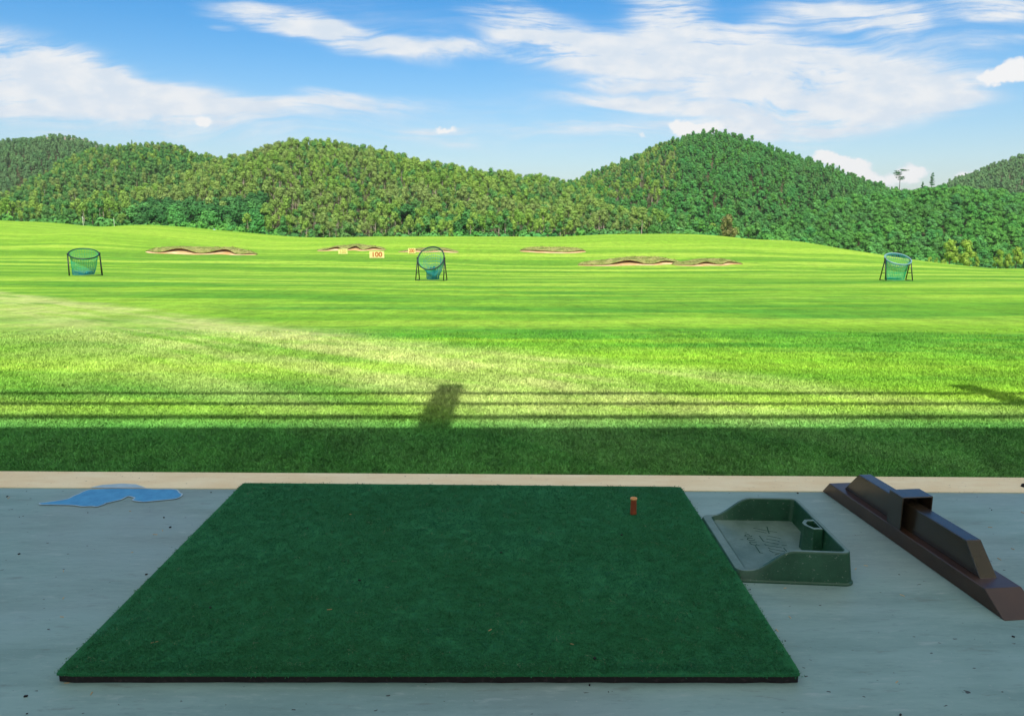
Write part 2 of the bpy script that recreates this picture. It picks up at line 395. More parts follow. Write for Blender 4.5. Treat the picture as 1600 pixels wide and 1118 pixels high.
# hills: ridge lines given as canopy skylines (photo column, row) at a distance
RID = {
 'A': (540, 330, [(-300, 250), (0, 224), (50, 220), (100, 214), (130, 220), (160, 232), (260, 262), (400, 300), (600, 340)], 8),
 'B': (440, 230, [(-300, 350), (-100, 330), (0, 305), (60, 275), (110, 246), (150, 235), (200, 229), (250, 228), (300, 238), (335, 249), (400, 262), (520, 300), (700, 345)], 7.5),
 'C': (350, 184, [(-200, 345), (0, 345), (100, 330), (180, 305), (260, 277), (340, 256), (400, 240), (455, 225), (520, 225), (600, 239), (650, 255), (700, 262), (800, 274), (850, 279), (900, 289), (950, 302), (1000, 320), (1060, 345), (1140, 365), (1300, 385), (2000, 410)], 8),
 'D': (480, 210, [(700, 345), (850, 300), (900, 286), (950, 267), (1000, 247), (1050, 226), (1100, 213), (1140, 213), (1200, 235), (1250, 250), (1300, 266), (1350, 285), (1390, 297), (1450, 312), (1600, 330), (2000, 350)], 5.5),
 'E': (330, 184, [(700, 390), (950, 372), (1050, 360), (1100, 350), (1150, 338), (1200, 326), (1300, 305), (1400, 298), (1450, 292), (1500, 288), (1600, 300), (1800, 300), (2200, 290)], 6),
 'G': (580, 350, [(1300, 345), (1400, 318), (1480, 291), (1520, 272), (1560, 257), (1600, 244), (1700, 225), (2000, 215)], 8)}
def ridge_z(k, X):
    Yr, Yf, L, th = RID[k]
    return np.interp(X, [PX(a, b, Yr) for a, b in L], [RZ(b, Yr)-th for a, b in L])
def ridge_h(k, X, Y):
    Yr, Yf, L, th = RID[k]; base = crest(X)-3.2
    Xe = X*Yr/np.clip(Y, Yf*.9, Yr)
    top = sum(ridge_z(k, Xe+o) for o in (-6, 0, 6))/3
    t = np.clip((Y-Yf)/(Yr-Yf), 0, 2.2)
    s = np.where(t < 1, np.sin(np.minimum(t, 1)*math.pi/2)**1.25, 1-.9*(t-1)**1.6)
    return base+(top-base)*s
def hill(X, Y):
    X = np.asarray(X, float); Y = np.asarray(Y, float)
    z = crest(X)-3.2+0*Y
    for k in RID: z = np.maximum(z, ridge_h(k, X, Y))
    return z
def owner(X, Y):
    hs_ = {k: float(ridge_h(k, X, Y)) for k in RID if Y > RID[k][1]+8}
    if not hs_: return 'C' if X < 60 else 'E'
    k = max(hs_, key=hs_.get)
    return ('C' if X < 60 else 'E') if k in 'AG' and Y < 300 else k
xs = np.arange(-640, 700, 8.); yy = np.concatenate([[174, 180], np.arange(186, 760, 7.)])
vs = []; fs = []; n = len(xs)
for Y in yy: vs += list(zip(xs, [Y]*n, hill(xs, Y*np.ones(n))-(.6 if Y < 184 else 0)))
for i in range(len(yy)-1):
    for j in range(n-1): a = i*n+j; fs.append((a, a+1, a+n+1, a+n))
tag(mesh('hills', vs, fs, 'hill_soil', smooth=True), kind='structure')
# wide ground sheet reaching the horizon
tag(mesh('ground', [(-1480, -680, -26), (1480, -680, -26), (1480, 1680, -26), (-1480, 1680, -26)], [(0, 1, 2, 3)], 'hill_soil'), kind='structure')

# ---------------------------------------------------------------- scatter helper (geometry nodes)
def source_collection(name, objs):
    c = bpy.data.collections.new(name)
    for o in objs: c.objects.link(o)
    return c
def scatter(name, pts, kinds, rots, scl, coll):
    me = bpy.data.meshes.new(name); me.vertices.add(len(pts)); me.vertices.foreach_set('co', np.asarray(pts, np.float32).ravel())
    a = me.attributes.new('kidx', 'INT', 'POINT'); a.data.foreach_set('value', np.asarray(kinds, np.int32))
    a = me.attributes.new('rot', 'FLOAT_VECTOR', 'POINT'); a.data.foreach_set('vector', np.asarray(rots, np.float32).ravel())
    a = me.attributes.new('scl', 'FLOAT_VECTOR', 'POINT'); a.data.foreach_set('vector', np.asarray(scl, np.float32).ravel())
    o = bpy.data.objects.new(name, me); C.objects.link(o)
    g = bpy.data.node_groups.new(name, 'GeometryNodeTree')
    g.interface.new_socket('Geometry', in_out='INPUT', socket_type='NodeSocketGeometry')
    g.interface.new_socket('Geometry', in_out='OUTPUT', socket_type='NodeSocketGeometry')
    N = g.nodes; gi = N.new('NodeGroupInput'); go = N.new('NodeGroupOutput')
    ci = N.new('GeometryNodeCollectionInfo'); ci.inputs['Collection'].default_value = coll
    ci.inputs['Separate Children'].default_value = True; ci.inputs['Reset Children'].default_value = True
    ip = N.new('GeometryNodeInstanceOnPoints'); ip.inputs['Pick Instance'].default_value = True
    def attr(nm, ty):
        q = N.new('GeometryNodeInputNamedAttribute'); q.data_type = ty; q.inputs['Name'].default_value = nm
        return [s for s in q.outputs if s.enabled][0]
    L = g.links
    L.new(gi.outputs[0], ip.inputs['Points']); L.new(ci.outputs[0], ip.inputs['Instance'])
    L.new(attr('kidx', 'INT'), ip.inputs['Instance Index']); L.new(attr('rot', 'FLOAT_VECTOR'), ip.inputs['Rotation'])
    L.new(attr('scl', 'FLOAT_VECTOR'), ip.inputs['Scale']); L.new(ip.outputs[0], go.inputs[0])
    md = o.modifiers.new('scatter', 'NODES'); md.node_group = g
    return o

# ---------------------------------------------------------------- trees
def leaf_quads(mb, c, r, count, size, rg, up=0.3, core=True):
    c = Vector(c)
    if core:                      # small knobbly mass inside the leaf shell
        v = []
        for j, ph in enumerate((-1.1, -.35, .4, 1.05)):
            for i in range(6):
                a = i*1.047+j*.5; k = rg.uniform(.62, .86)
                v.append(c+Vector((r[0]*k*math.cos(ph)*math.cos(a), r[1]*k*math.cos(ph)*math.sin(a), r[2]*k*math.sin(ph))))
        v.append(c+Vector((0, 0, r[2]*.85))); v.append(c-Vector((0, 0, r[2]*.8)))
        f = [(j*6+i, j*6+(i+1) % 6, (j+1)*6+(i+1) % 6, (j+1)*6+i) for j in range(3) for i in range(6)]
        f += [(18+i, 18+(i+1) % 6, 24) for i in range(6)]+[(i, 25, (i+1) % 6) for i in range(6)]
        mb.add(v, f)
    for _ in range(count):
        d = Vector((rg.gauss(0, 1), rg.gauss(0, 1), rg.gauss(0, 1)+up)); d.normalize()
        k = rg.uniform(.80, 1.12)
        p = c+Vector((d.x*r[0], d.y*r[1], d.z*r[2]))*k
        nrm = (d+Vector((rg.gauss(0, .28), rg.gauss(0, .28), rg.gauss(0, .28)+.12))).normalized()
        a = nrm.orthogonal().normalized(); b = nrm.cross(a); th = rg.uniform(0, 6.28)
        e1 = a*math.cos(th)+b*math.sin(th); e2 = nrm.cross(e1)
        s = size*rg.uniform(.6, 1.3); s2 = s*rg.uniform(.45, .9)
        mb.add([p-e1*s-e2*s2*.3, p-e2*s2, p+e1*s+e2*s2*.2, p+e2*s2], [(0, 1, 2, 3)])
def crown(kind, seed):
    rg = random.Random(seed); mb = MB()
    if kind == 'dome':            # thin stem, compact rounded bright top
        h = 10.5
        leaf_quads(mb, (0, 0, h-1.25), (1.2, 1.2, 1.25), 110, .24, rg, .6)
        for i in range(5):
            a = rg.uniform(0, 6.28); q = rg.uniform(.6, 1.2); z = h-2.0-rg.uniform(0, 1.6)
            leaf_quads(mb, (math.cos(a)*q, math.sin(a)*q, z), (.72, .72, .7), 36, .22, rg, .5)
        for i in range(4):
            a = rg.uniform(0, 6.28); q = rg.uniform(.2, 1.2)
            leaf_quads(mb, (math.cos(a)*q, math.sin(a)*q, rg.uniform(3.2, 7.2)), (.6, .6, .5), 18, .24, rg, .2, False)
    elif kind == 'round':
        for i in range(13):
            a = rg.uniform(0, 6.28); z = rg.uniform(1.4, 6.6); q = rg.uniform(.6, 2.3)*math.sqrt(max(.15, 1-((z-3.6)/3.9)**2))
            leaf_quads(mb, (math.cos(a)*q, math.sin(a)*q, z), (1.35, 1.35, 1.05), 46, .28, rg, .5)
        leaf_quads(mb, (0, 0, 6.7), (1.5, 1.5, 1.2), 70, .28, rg, .6)
    elif kind == 'cone':
        for i in range(12):
            z = 1.5+i*.68; q = (10.6-z)*.22; a = rg.uniform(0, 6.28)
            leaf_quads(mb, (math.cos(a)*q*.55, math.sin(a)*q*.55, z), (q*.75+.35, q*.75+.35, .75), 40, .25, rg, .4)
    elif kind == 'spread':        # umbrella-shaped skyline tree, separate plates
        for i in range(16):
            a = rg.uniform(0, 6.28); z = rg.uniform(5.5, 11.5); q = rg.uniform(.6, 1)*(z-3.5)*.50
            leaf_quads(mb, (math.cos(a)*q, math.sin(a)*q, z), (1.5, 1.5, .32), 46, .26, rg, .2, False)
    elif kind == 'plume':         # tall tree with tiers
        for i in range(11):
            z = 3.5+i*.85; q = (13.6-z)*.17+.3; a = rg.uniform(0, 6.28)
            leaf_quads(mb, (math.cos(a)*.5, math.sin(a)*.5, z), (q, q, .7), 46, .28, rg, .3, i % 2 == 0)
    elif kind == 'bush':
        for i in range(9):
            a = rg.uniform(0, 6.28); q = rg.uniform(0, 1.6)
            leaf_quads(mb, (math.cos(a)*q, math.sin(a)*q, rg.uniform(.5, 2.2)), (1.1, 1.1, .9), 34, .26, rg, .5)
    return mb
def trunk(kind, seed):
    rg = random.Random(seed+99); mb = MB(); h = {'dome': 9.6, 'round': 6., 'cone': 9.2, 'spread': 10.4, 'plume': 12.5, 'bush': 1.6}[kind]
    pts = [(rg.uniform(-.12, .12)*i, rg.uniform(-.12, .12)*i, -1.2+(h+1.2)*i/4) for i in range(5)]
    mb.tube(pts, [.20, .17, .14, .09, .05], 6)
    for i in range(10 if kind == 'spread' else 5):
        a = rg.uniform(0, 6.28); z0 = h*rg.uniform(.4, .85); q = rg.uniform(.9, 1.5)*(2. if kind == 'spread' else 1)
        k = min(3, int((z0+1.2)/(h+1.2)*4)); x0, y0 = pts[k][0], pts[k][1]
        mb.tube([(x0, y0, z0), (x0+math.cos(a)*q*.5, y0+math.sin(a)*q*.5, z0+.5*q), (x0+math.cos(a)*q, y0+math.sin(a)*q, z0+.8*q)], [.06, .045, .02], 4)
    return mb
MESHES = {}
def tree_meshes(kind, leaf, bark, seed):
    key = (kind, leaf, seed)
    if key not in MESHES:
        c = crown(kind, seed); t = trunk(kind, seed)
        mc = bpy.data.meshes.new('crown'); mc.from_pydata(c.v, [], c.f); mc.materials.append(MATS[leaf])
        mt = bpy.data.meshes.new('trunk'); mt.from_pydata(t.v, [], t.f); mt.materials.append(MATS[bark])
        MESHES[key] = (mc, mt)
        j = MB(); j.add(c.v, c.f); j.add(t.v, t.f)
        jo = mesh('tree_source', j.v, j.f, [leaf, bark], fm=[0]*len(c.f)+[1]*len(t.f), link=False)
        MESHES[key+('src',)] = jo
    return key
# palette: name -> list of variants
PAL = {}
def pal(name, specs):
    PAL[name] = [tree_meshes(*s) for s in specs]
pal('C', [('dome', 'leaf_euc', 'bark', 1), ('dome', 'leaf_euc', 'bark', 2), ('dome', 'leaf_euc', 'bark', 3), ('dome', 'leaf_mid', 'bark', 4), ('cone', 'leaf_mid', 'bark_dark', 5)])
pal('B', [('dome', 'leaf_mid', 'bark_dark', 6), ('round', 'leaf_mid', 'bark_dark', 7), ('cone', 'leaf_mid', 'bark_dark', 5), ('dome', 'leaf_euc', 'bark', 1)])
pal('A', [('dome', 'leaf_far', 'bark_dark', 8), ('cone', 'leaf_far', 'bark_dark', 9)])
pal('D', [('round', 'leaf_deep', 'bark_dark', 10), ('dome', 'leaf_deep', 'bark_dark', 11), ('round', 'leaf_deep', 'bark_dark', 12), ('cone', 'leaf_mid', 'bark_dark', 5), ('dome', 'leaf_lush', 'bark_dark', 18)])
pal('E', [('round', 'leaf_lush', 'bark_dark', 13), ('round', 'leaf_lush', 'bark_dark', 14), ('round', 'leaf_deep', 'bark_dark', 12)])
pal('G', [('cone', 'leaf_far', 'bark_dark', 9), ('dome', 'leaf_far', 'bark', 15)])
pal('K', [('round', 'leaf_dark', 'bark_dark', 16), ('round', 'leaf_dark', 'bark_dark', 17), ('round', 'leaf_deep', 'bark_dark', 10)])
DESC = {'C': 'domed yellowish green tree', 'B': 'mid green round tree', 'A': 'greyish tree',
        'D': 'deep green tree', 'E': 'lush green leafy tree', 'G': 'greyish tree', 'K': 'very dark bushy tree'}
spac = {'C': 2.75, 'B': 3.1, 'A': 4.0, 'D': 3.1, 'E': 3.4, 'G': 4.4}
pts = []
for X in np.arange(-470, 560, 2.75):
    for Y in np.arange(183, 600, 2.75):
        x = X+rnd.uniform(-1.3, 1.3); y = Y+rnd.uniform(-1.3, 1.3)
        if abs(x)/y > .78: continue
        k = owner(x, y); Yr = RID[k][0]
        if y > Yr+14: continue
        if rnd.random() > (2.75/spac[k])**2*.98: continue
        px, py = pr(x, y, float(hill(x, y))+9)
        pk = k
        if k == 'C' and y < 215 and 205 < px < 410 and rnd.random() < .92: pk = 'K'
        elif k == 'C' and y < 230 and 630 < px < 740 and rnd.random() < .12: pk = 'K'
        elif k == 'C' and y < 200 and rnd.random() < .35: pk = 'B'
        elif k == 'C' and (px < 190) and rnd.random() < .6: pk = 'B'
        elif k == 'C' and px > 980 : pk = rnd.choice('DDE') if rnd.random() < min(1, (px-980)/70) else 'C'
        elif k == 'C' and 800 < px <= 980 and py < 300 and rnd.random() < .5: pk = 'B'
        elif k == 'D' and px < 1060 and py < 290 and rnd.random() < .45: pk = 'C'
        elif k == 'D' and px < 900 and rnd.random() < .5: pk = 'B'
        s = {'C': rnd.triangular(.44, .98, .58), 'B': rnd.triangular(.42, .92, .56), 'A': rnd.uniform(.62, .95), 'D': rnd.triangular(.34, .85, .46), 'E': rnd.triangular(.38, .90, .50), 'G': rnd.uniform(.7, 1.0), 'K': rnd.uniform(.7, 1.05)}[pk]
        if k == 'D' and pk in 'CB': s *= .85
        z = float(hill(x, y))
        vi = rnd.randrange(len(PAL[pk]))
        if pk == 'C': vi = rnd.choices(range(5), [4, 4, 4, 2.5, .5])[0]
        pts.append((x, y, z, k, pk, vi, s, rnd.uniform(0, 6.28), px, py))
def inst_tree(key, loc, rz, s, name, label, cat='tree', group=None, sz=None, lean=0.):
    r = empty(name, loc, rz); r.scale = (s, s, sz or s); r.rotation_euler = (lean, 0, rz); tag(r, label, cat, group)
    mc, mt = MESHES[key]
    for nm, me in (('crown', mc), ('trunk', mt)):
        o = bpy.data.objects.new(nm, me); C.objects.link(o); o.parent = r
    return r
# nearest trees whose crowns rise above the lawn's crest: things of their own
def visible(p):
    x, y, z = p[:3]; px, py = pr(x, y, z+9*p[6])
    cz = float(crest(x/y*YC)); _, cy = pr(x/y*YC, YC, cz)
    return 0 < px < 1600 and py < cy-8
near = sorted([p for p in pts if visible(p)], key=lambda p: p[1])[:290]
nearset = set(id(p) for p in near)
LM = [(-60, 'photo left edge'), (133, 'left target net'), (312, 'long left bunker'), (535, 'faded pale sign'), (589, 'the 100 sign'),
      (674, 'middle target net'), (860, 'small central bunker'), (1030, 'longest right bunker'), (1250, 'falling lawn shoulder'), (1402, 'right target net')]
ORD = lambda n: str(n)+({1: 'st', 2: 'nd', 3: 'rd'}.get(n % 10, 'th') if n % 100 not in (11, 12, 13) else 'th')
near.sort(key=lambda p: p[8]); cnt = {}
for p in near:
    x, y, z, k, pk, vi, s, rz, px, py = p
    lm = [l for l in LM if l[0] <= px][-1]; key = (lm[1], pk); cnt[key] = cnt.get(key, 0)+1
    inst_tree(PAL[pk][vi], (x, y, z), rz, s, {'C': 'eucalyptus_tree', 'K': 'dark_tree', 'B': 'forest_tree', 'D': 'forest_tree', 'E': 'broadleaf_tree'}.get(pk, 'forest_tree'),
              DESC[pk]+' at forest edge, '+ORD(cnt[key])+' such tree rightward from '+lm[1], group='trees along the forest edge')
allsrc = []; idx = {}
for k in PAL:
    for key in PAL[k]:
        if key not in idx: idx[key] = None
order = sorted(idx, key=str)
for i, key in enumerate(order):
    o = MESHES[key+('src',)]; o.name = 'tree_source_%02d' % i; idx[key] = i; allsrc.append(o)
tcol = source_collection('tree_sources', allsrc)
FOR = {'A': ('far_forest', 'hazy greyish wood on the farthest hill at the left edge'),
       'B': ('forest', 'dark mid-green wood on the second hill from the left'),
       'C': ('eucalyptus_forest', 'yellowish green eucalyptus wood covering the broad hill left of centre'),
       'D': ('hill_forest', 'deep green wood covering the peaked hill right of centre'),
       'E': ('broadleaf_forest', 'lush bright green broadleaf wood on the low right hill'),
       'G': ('ridge_forest', 'greyish wood on the far slope rising at the right edge')}
for k, (nm, lab) in FOR.items():
    q = [p for p in pts if p[3] == k and id(p) not in nearset]
    if not q: continue
    o = scatter(nm, [p[:3] for p in q], [idx[PAL[p[4]][p[5]]] for p in q], [(0, 0, p[7]) for p in q], [(p[6]*nr.uniform(.9, 1.1), p[6]*nr.uniform(.9, 1.1), p[6]) for p in q], tcol)
    tag(o, lab, 'forest', kind='stuff')
# undergrowth hugging the foot of the woods
bkeys = [tree_meshes('bush', 'leaf_deep', 'bark_dark', 21), tree_meshes('bush', 'leaf_dark', 'bark_dark', 22), tree_meshes('bush', 'leaf_lush', 'bark_dark', 23)]
bsrc = []
for i, key in enumerate(bkeys):
    o = MESHES[key+('src',)]; o.name = 'bush_source_%d' % i; bsrc.append(o)
bcol = source_collection('bush_sources', bsrc)
bp_ = []
for X in np.arange(-175, 175, 1.7):
    for _ in range(2):
        x = X+rnd.uniform(-1, 1); y = rnd.uniform(179, 188); bp_.append((x, y, float(hill(x, y))-.2))
n = len(bp_)
o = scatter('undergrowth', bp_, nr.randint(0, 3, n), [(0, 0, a) for a in nr.uniform(0, 6.28, n)], np.repeat(nr.uniform(.9, 1.7, (n, 1)), 3, 1), bcol)
tag(o, 'dense dark undergrowth along the foot of the wooded hills', 'undergrowth', kind='stuff')
# single skyline trees
def skyline(px, row_top, row_base, Y, kind, leaf, seed, name, label, hk, wid=1., bark='bark_dark', group=None):
    x = PX(px, row_base, Y); z = RZ(row_base, Y); H = RZ(row_top, Y)-z; s = H/hk
    g = inst_tree(tree_meshes(kind, leaf, bark, seed), (x, Y, z), rnd.uniform(0, 6), s*wid, name, label, group=group, sz=s)
    return g
skyline(1405, 264, 296, 336, 'spread', 'leaf_dark', 31, 'umbrella_tree', 'dark umbrella shaped tree with airy tiers on the skyline above the right net', 12, 1.05)
skyline(1455, 269, 296, 336, 'plume', 'leaf_dark', 32, 'tall_tree', 'dark narrow tree on the skyline just right of the umbrella shaped tree', 13)
skyline(603, 226, 262, 348, 'plume', 'leaf_far', 33, 'tall_tree', 'tall greyish pointed tree above the right shoulder of the broad left hill', 13, 1.05)
skyline(465, 216, 250, 350, 'round', 'leaf_far', 34, 'broad_crowned_tree', 'dark broad crowned tree on the summit of the broad left hill', 8.2, .8)
skyline(478, 217, 245, 352, 'plume', 'leaf_far', 35, 'thin_tree', 'small thin dark tree beside the broad crowned tree on the summit', 13, .7)
skyline(569, 224, 245, 352, 'round', 'leaf_far', 36, 'round_tree', 'small round greyish skyline tree between the broad crowned and tall pointed trees', 8.2, .9)
skyline(207, 218, 240, 440, 'plume', 'leaf_far', 37, 'thin_tree', 'slim grey tree poking above the second hill from the left', 13, .8)
skyline(970, 244, 262, 478, 'plume', 'leaf_deep', 38, 'pointed_tree', 'pointed dark tree on the left slope skyline of the peaked hill', 13, .8)
skyline(925, 262, 285, 478, 'cone', 'leaf_deep', 39, 'pointed_tree', 'stout conical tree low on the left skyline of the peaked hill', 10.2, .8)
skyline(1310, 257, 278, 480, 'cone', 'leaf_deep', 40, 'pointed_tree', 'lone conical tree on the right slope skyline of the peaked hill', 10.2, .8)
skyline(1217, 233, 250, 480, 'cone', 'leaf_deep', 41, 'pointed_tree', 'small dark conical tree just right of the peaked hill summit', 10.2, .9)
skyline(1441, 283, 298, 336, 'cone', 'leaf_dark', 42, 'small_tree', 'small dark skyline tree between the umbrella shaped tree and the narrow tree', 10.2, 1.)
# yellow-green trees at the right end of the lawn
for px, top, w, lab in [(1454, 400, .62, 'low bushy yellowish tree, leftmost of the row beyond the right net'), (1464, 402, .6, 'low round yellowish tree, second from left in the row beyond the right net'),
                   (1487, 372, .86, 'tall oval yellowish tree, left one of the pair at the lawn end'), (1510, 372, .95, 'tall oval yellowish tree, right one of the pair at the lawn end'),
                   (1527, 400, .7, 'small green tree just right of the tall yellowish pair'), (1562, 388, .75, 'medium yellowish tree right of the gap beside the tall pair'),
                   (1576, 395, .8, 'broad yellowish tree second from the right edge at the lawn end'), (1591, 384, .85, 'yellowish tree nearest the right edge of the photo')]:
    Y = 171.5; x = PX(px, top, Y); z = float(ground(x, Y)); zt = RZ(top, Y); s = (zt-z)/8.2
    inst_tree(tree_meshes('round', 'leaf_yellow', 'bark_dark', 50+px % 4), (x, Y, z), rnd.uniform(0, 6), s*w*.95, 'yellow_green_tree', lab, group='yellow-green trees at the right end of the lawn', sz=s)
x = PX(1138, 370, 175)
inst_tree(tree_meshes('round', 'leaf_brown', 'bark_dark', 55), (x, 175.5, float(crest(x))-1.2), .3, .62, 'brown_tree', 'brownish tree at the foot of the peaked hill behind the lawn', sz=.85)
# rocks on the far left summit
mb = MB()
for i in range(46):
    px = rnd.uniform(72, 152); Y = rnd.uniform(505, 532); x = PX(px, 225, Y); z = float(hill(x, Y)); s = rnd.uniform(1.6, 3.8)
    v = []
    for a in range(7):
        for b in range(4):
            r_ = s*rnd.uniform(.75, 1.15)*math.cos(b*.42); v.append((x+r_*math.cos(a*.9), Y+r_*math.sin(a*.9), z+4.6+s*.9*math.sin(b*.5)))
    f = [(a*4+b, ((a+1) % 7)*4+b, ((a+1) % 7)*4+b+1, a*4+b+1) for a in range(7) for b in range(3)]
    mb.add(v, f)
o = mb.build('rock_outcrop', 'rock'); tag(o, 'pale bare rocks showing through the trees on the farthest left summit', 'rocks', kind='stuff')

# ---------------------------------------------------------------- building: floor, kerb strip, roof slab and balcony (behind / above the camera)
def quad_slab(name, yf0, yf1, z0, z1, m, x0=-14, x1=14, nx=2):
    v = []; f = []
    for z in (z0, z1):
        for x in (x0, x1): v.append((x, yf0(x), z)); v.append((x, yf1(x), z))
    return mesh(name, v, [(0, 2, 3, 1), (4, 5, 7, 6), (0, 4, 6, 2), (1, 3, 7, 5), (0, 1, 5, 4), (2, 6, 7, 3)], m)
SE = lambda X: 2.615-.0142*X
tag(quad_slab('floor', lambda x: -.9, SE, -.5, 0., 'floor_paint'), kind='structure')
tag(quad_slab('kerb_strip', SE, EDGE, -.5, .003, 'bare_concrete'), kind='structure')
tag(quad_slab('bounce_walkway', lambda x: -9., lambda x: -.9, -.5, -.004, 'pale_concrete'), kind='structure')  # pale sunlit ground out of view, added to bounce light under the roof
bd = empty('range_building', (0, -4, 0)); tag(bd, 'pale plastered building with the flat roof slab that shades the tee floor', 'building')
def part(mb, name, m, par, **k):
    o = mb.build(name, m, None, **k); o.parent = par; o.matrix_parent_inverse = par.matrix_world.inverted() if False else Matrix.Translation(-par.location); return o
YE = 0.07; ZR = 4.2
YB = -2.05
part(MB().box((0, (YE+YB)/2, ZR+.15), (26, YE-YB, .30)), 'roof_slab', 'plaster', bd)
part(MB().box((0, -9.1, 1.2), (26, .2, 3.5)), 'rear_wall', 'plaster', bd)
for x in (-9.5, 9.5): part(MB().box((x, YE-.5, ZR/2), (.35, .35, ZR)), 'column', 'plaster', bd)
rl = empty('balcony_railing', (0, YE-.09, ZR+.3)); tag(rl, 'balcony railing of three thin rails between wide posts above the tee floor', 'railing')
for yv in (3.83, 4.13, 4.46):
    z = (yv-(YE-.09))*math.tan(R(SUN_EL))-.06
    part(MB().tube([(-13, YE-.09, z), (13, YE-.09, z)], .036, 8), 'rail', 'dark_steel', rl)
zt = (4.70-(YE-.09))*math.tan(R(SUN_EL))-.06
for x in (-10.15, -6.9, -3.65, -.385, 2.86, 6.1, 9.35): part(MB().box((x, YE-.09, (ZR+.3+zt)/2), (.17, .17, zt-ZR-.3)), 'post', 'plaster', rl)

# ---------------------------------------------------------------- hitting mat
mt = empty('hitting_mat', (-.18, 2.06, 0)); tag(mt, 'large dark green artificial turf hitting mat lying on the painted floor', 'mat')
q = [(-.963, 1.466), (.609, 1.464), (.599, 2.597), (-.968, 2.637)]
def matpt(a, b):
    p0 = Vector(q[0]).lerp(Vector(q[1]), a); p1 = Vector(q[3]).lerp(Vector(q[2]), a); return p0.lerp(p1, b)
def slab_poly(z0, z1, inset, nseg=40):
    loop = []
    for i in range(nseg): loop.append((i/nseg, 0))
    for i in range(nseg): loop.append((1, i/nseg))
    for i in range(nseg): loop.append((1-i/nseg, 1))
    for i in range(nseg): loop.append((0, 1-i/nseg))
    P = []
    for a, b in loop:
        # rounded corners
        A, B = a, b; r = .018
        da = max(0, r-min(a, 1-a)); db = max(0, r-min(b, 1-b)); k = da*db/(r)*.12
        A += k if a < .5 else -k; B += k if b < .5 else -k
        A = inset+(1-2*inset)*A; B = inset+(1-2*inset)*B
        p = matpt(A, B); w = inset and rnd.uniform(-.0015, .0015) or 0
        P.append((p.x+w, p.y+w))
    n = len(P)
    v = [(x, y, z0) for x, y in P]+[(x, y, z1) for x, y in P]
    f = [tuple(range(n))[::-1], tuple(range(n, 2*n))]+[(i, (i+1) % n, n+(i+1) % n, n+i) for i in range(n)]
    return v, f
v, f = slab_poly(.001, .0150, .0012); part(MB().add(v, f), 'rubber_base', 'rubber', mt)
v, f = slab_poly(.0157, .0210, .0); part(MB().add(v, f), 'turf_top', 'turf', mt)
# fibres
fsrc = []
for i in range(4):
    mb = MB()
    for _ in range(16):
        x = rnd.uniform(-.012, .012); y = rnd.uniform(-.012, .012); a = rnd.uniform(0, 6.28); h = rnd.uniform(.0012, .0034); w = rnd.uniform(.0005, .0009); lx = rnd.gauss(0, .0025); ly = rnd.gauss(0, .0025)
        c_, s_ = math.cos(a)*w, math.sin(a)*w
        mb.add([(x-c_, y-s_, 0), (x+c_, y+s_, 0), (x+lx+c_*.5, y+ly+s_*.5, h), (x+lx-c_*.5, y+ly-s_*.5, h)], [(0, 1, 2, 3)])
    o = mesh('fibre_source_%d' % i, mb.v, mb.f, 'fibre', link=False); fsrc.append(o)
fcol = source_collection('fibre_sources', fsrc)
P = []
for _ in range(34000):
    p = matpt(rnd.uniform(.0088, .9912), .011+.978*rnd.uniform(0, 1)**1.25); P.append((p.x, p.y, .0205))
for _ in range(1200):
    p = matpt(rnd.uniform(.01, .99), rnd.uniform(.009, .011)); P.append((p.x, p.y, rnd.uniform(.0178, .0205)))
for _ in range(200):
    for e in (.0065, .9935):
        p = matpt(e, rnd.random()); P.append((p.x, p.y, rnd.uniform(.0178, .0205)))
n = len(P)
o = scatter('turf_pile', P, nr.randint(0, 4, n), [(a, b, c) for a, b, c in zip(nr.uniform(-.3, .3, n), nr.uniform(-.3, .3, n), nr.uniform(0, 6.28, n))], np.repeat(nr.uniform(.7, 1.25, (n, 1)), 3, 1), fcol)
o.parent = mt; o.matrix_parent_inverse = Matrix.Translation(-mt.location); tag(o, kind='stuff')
# rubber tee
te = empty('rubber_tee', (.391, 2.342, .0245)); tag(te, 'small orange rubber golf tee standing upright on the mat', 'tee')
ring = lambda r, z, n=24: [(r*math.cos(2*math.pi*i/n), r*math.sin(2*math.pi*i/n), z) for i in range(n)]
def lathe(prof, n=24):
    v = []; f = []
    for r, z in prof: v += ring(r, z, n)
    for i in range(len(prof)-1):
        for k in range(n): f.append((i*n+k, i*n+(k+1) % n, (i+1)*n+(k+1) % n, (i+1)*n+k))
    return MB().add(v, f)
H_ = .050
lathe([(.0001, -.004), (.0108, -.004), (.0100, .002), (.0092, H_-.004)]).build('stem', 'orange_rubber', te, True)
lathe([(.0092, H_-.004), (.0108, H_-.003), (.0112, H_), (.0104, H_+.002), (.0072, H_+.0018), (.0062, H_-.006), (.005, H_-.03), (.0001, H_-.03)]).build('rim', 'orange_rim', te, True)

